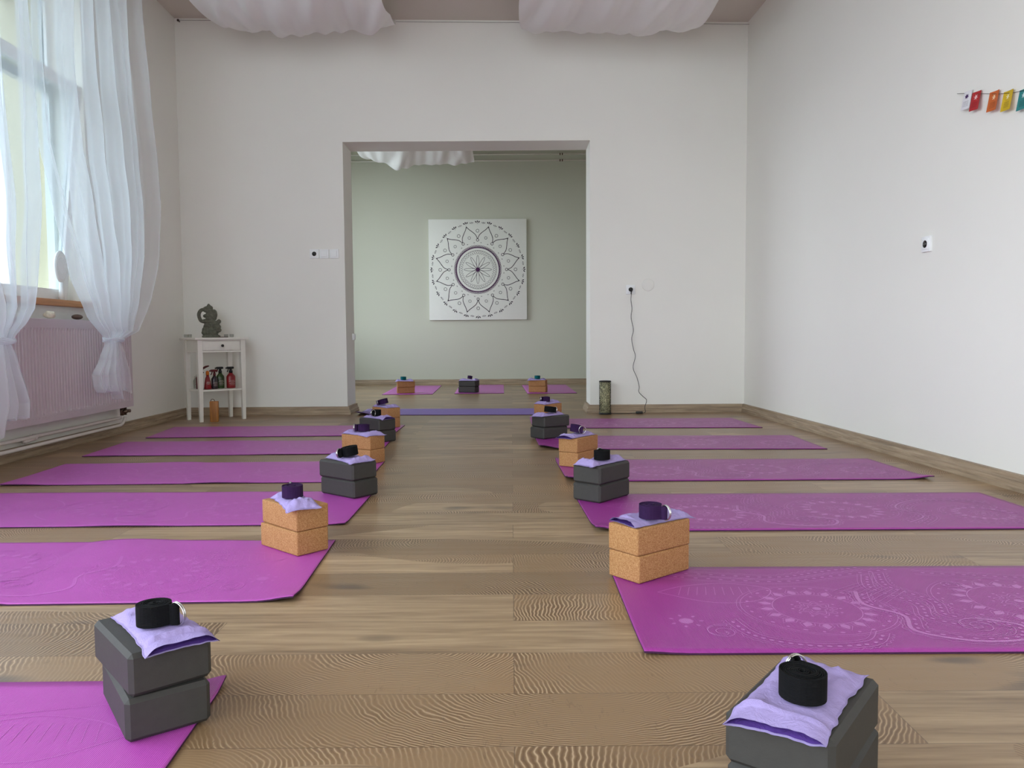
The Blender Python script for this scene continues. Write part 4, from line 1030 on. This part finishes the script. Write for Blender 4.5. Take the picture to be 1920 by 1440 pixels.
# ------------------------------------------------------------------ far-room pipes, wires and fabric swags
for z, lb in ((3.352, 'upper'), (3.262, 'lower')):
    t = empty('ceiling_pipe', (-.4, YF - .03, z), 0, label=f'{lb} thin white pipe high on the far wall', cat='pipe')
    b = MB(); b.tube([(-2.6, 0, 0), (2.5, 0, 0)], .011, 10); b.build('pipe_run', M['white'], t)
    b = MB(); [b.lathe([(.015, -.008), (.017, 0), (.015, .008)], 14, mat=Matrix.Translation((1.14 + s, 0, 0)) @ Matrix.Rotation(PI / 2, 4, 'Y')) for s in (-.016, .016)]; b.build('pipe_joint', M['brass'], t)
wr = empty('ceiling_wire', (-2.90, YB - .03, 3.475), 0, label='thin wire strung along the top of the wall above the opening', cat='wire')
b = MB(); b.tube([(0, 0, .0), (5.02, 0, -.068)], .0014, 6); b.build('strand', M['wire'], wr)
for x in (0, 5.02):
    b = MB(); b.tube([(x, 0, -.068 * x / 5.02), (x, .03, -.068 * x / 5.02)], .006, 8); b.ball((x, 0, -.068 * x / 5.02), .011, sub=2); b.build('hook', M['wire'], wr)

def swag(name, label, x0, x1, ys, zc, sag, seed, mat, flare):
    """fabric strip running along y, hung from the ceiling at each value in ys and sagging between"""
    rnd = random.Random(seed); NX, NS = 150, 26; b = MB(); vs, fs = [], []; rows = 0
    ph = [rnd.uniform(0, 6.3) for _ in range(6)]; cx = (x0 + x1) / 2; hw_ = (x1 - x0) / 2
    for si in range(len(ys) - 1):
        for j in range(NS + (1 if si == len(ys) - 2 else 0)):
            t = j / NS; y = ys[si] + (ys[si + 1] - ys[si]) * t; bow = 4 * t * (1 - t); w = hw_ * (.90 + .10 * bow)
            for i in range(NX + 1):
                u = i / NX * 2 - 1; edge = abs(u) ** 3
                sk = u + .25 * (t - .5) * math.sin(3 * u + ph[0])
                fold = .010 * math.sin(sk * 13 + t * 2.5 + ph[1] + 3.0 * noise.noise(Vector((u * 2, t * 2, seed)))) + .006 * math.sin(sk * 31 + ph[2] + t * 5) + .024 * noise.noise(Vector((u * 7 + t * 3, t * 2.4, seed + 3)))
                cr = max(0, noise.noise(Vector((u * 4 + t * 3.5, t * 1.0, seed + 9)))) * .09
                z = zc - .02 - sag * bow ** .8 * (1 - .22 * edge + .12 * noise.noise(Vector((u * 1.6, seed, 0)))) + (fold - cr) * (.5 + .5 * bow)
                z = min(z, zc - .004)
                yy = y + .03 * noise.noise(Vector((u * 4, t * 3, seed + 5)))
                vs.append((cx + u * w, yy, z))
            rows += 1
    for j in range(rows - 1):
        for i in range(NX): k = j * (NX + 1) + i; fs.append((k, k + 1, k + NX + 2, k + NX + 1))
    b.add(vs, fs, smooth=True); o = b.build(name, mat); tag(o, label, 'ceiling drape', 'white fabric swags under the ceiling'); return o
swag('fabric_swag', 'white fabric swag hanging under the ceiling on the window side', -2.36, -.92, (.9, 2.9, 4.95, 6.97), 3.485, .37, 2, M['drape'], 0)
swag('fabric_swag', 'white fabric swag hanging under the ceiling on the plain-wall side', .07, 1.55, (.9, 2.9, 4.95, 6.97), 3.43, .33, 5, M['drape'], 0)
swag('fabric_swag', 'white fabric swag hanging in the far room, seen through the opening', -1.98, -.48, (7.6, 9.4, 11.3), 3.44, .44, 8, M['drape'], 0)

# ------------------------------------------------------------------ outdoors seen through the glass
b = MB(); b.add([(-60, -40, -.6), (-3.5, -40, -.6), (-3.5, 60, -.6), (-60, 60, -.6)], [(0, 1, 2, 3)]); struct('ground', b, M['asphalt'])

# ------------------------------------------------------------------ daylight
w = bpy.data.worlds.new('overcast'); bpy.context.scene.world = w; w.use_nodes = True
nt = w.node_tree; bg = nt.nodes['Background']
tc = nt.nodes.new('ShaderNodeTexCoord'); sp_ = nt.nodes.new('ShaderNodeSeparateXYZ'); nt.links.new(tc.outputs['Generated'], sp_.inputs[0])
rp = nt.nodes.new('ShaderNodeValToRGB'); nt.links.new(sp_.outputs[2], rp.inputs[0]); e = rp.color_ramp.elements
e[0].position = 0; e[0].color = (.86, .93, 1, 1); e[1].position = .7; e[1].color = (.72, .86, 1, 1)
nt.links.new(rp.outputs[0], bg.inputs[0]); bg.inputs[1].default_value = 1.0
def portal(loc, rot, sx, sy):
    l = bpy.data.lights.new('window_portal', 'AREA'); l.shape = 'RECTANGLE'; l.size = sx; l.size_y = sy; l.cycles.is_portal = True
    o = bpy.data.objects.new('window_portal', l); C.objects.link(o); o.location = loc; o.rotation_euler = rot
for s0, s1, z0, z1 in (WIN, *SIDE):
    portal(LW(-.34, (s0 + s1) / 2, (z0 + z1) / 2), (PI / 2, 0, AL - PI / 2), s1 - s0, z1 - z0)
portal(tuple(MBB @ Vector((.29, (REAR[0] + REAR[1]) / 2, (REAR[2] + REAR[3]) / 2))), (PI / 2, 0, PI), REAR[1] - REAR[0], REAR[3] - REAR[2])
portal((-3.39, 9.5, 1.95), (PI / 2, 0, -PI / 2), 2.6, 2.3)
for o in [o for o in C.objects if o.type == 'LIGHT' and o.data.cycles.is_portal]:
    pass

# ------------------------------------------------------------------ camera
cam = bpy.data.cameras.new('camera'); cam.sensor_width = 36; cam.lens = 1460 / 1920 * 36; cam.clip_start = .05
co = bpy.data.objects.new('camera', cam); C.objects.link(co); co.location = (0, 0, .68)
p = R(3.387); r = R(.4); r0 = Vector((1, 0, 0)); F = Vector((0, math.cos(p), -math.sin(p))); U0 = r0.cross(F)
Rv = r0 * math.cos(r) - U0 * math.sin(r); U = Rv.cross(F)
co.matrix_world = Matrix(((Rv.x, U.x, -F.x, 0), (Rv.y, U.y, -F.y, 0), (Rv.z, U.z, -F.z, .68), (0, 0, 0, 1)))
sc = bpy.context.scene; sc.camera = co
sc.view_settings.view_transform = 'Standard'; sc.view_settings.look = 'None'; sc.view_settings.gamma = 1; sc.view_settings.use_curve_mapping = False
sc.view_settings.exposure = 2.8
sc.cycles.max_bounces = 14; sc.cycles.diffuse_bounces = 8; sc.cycles.transparent_max_bounces = 24; sc.cycles.sample_clamp_indirect = 8
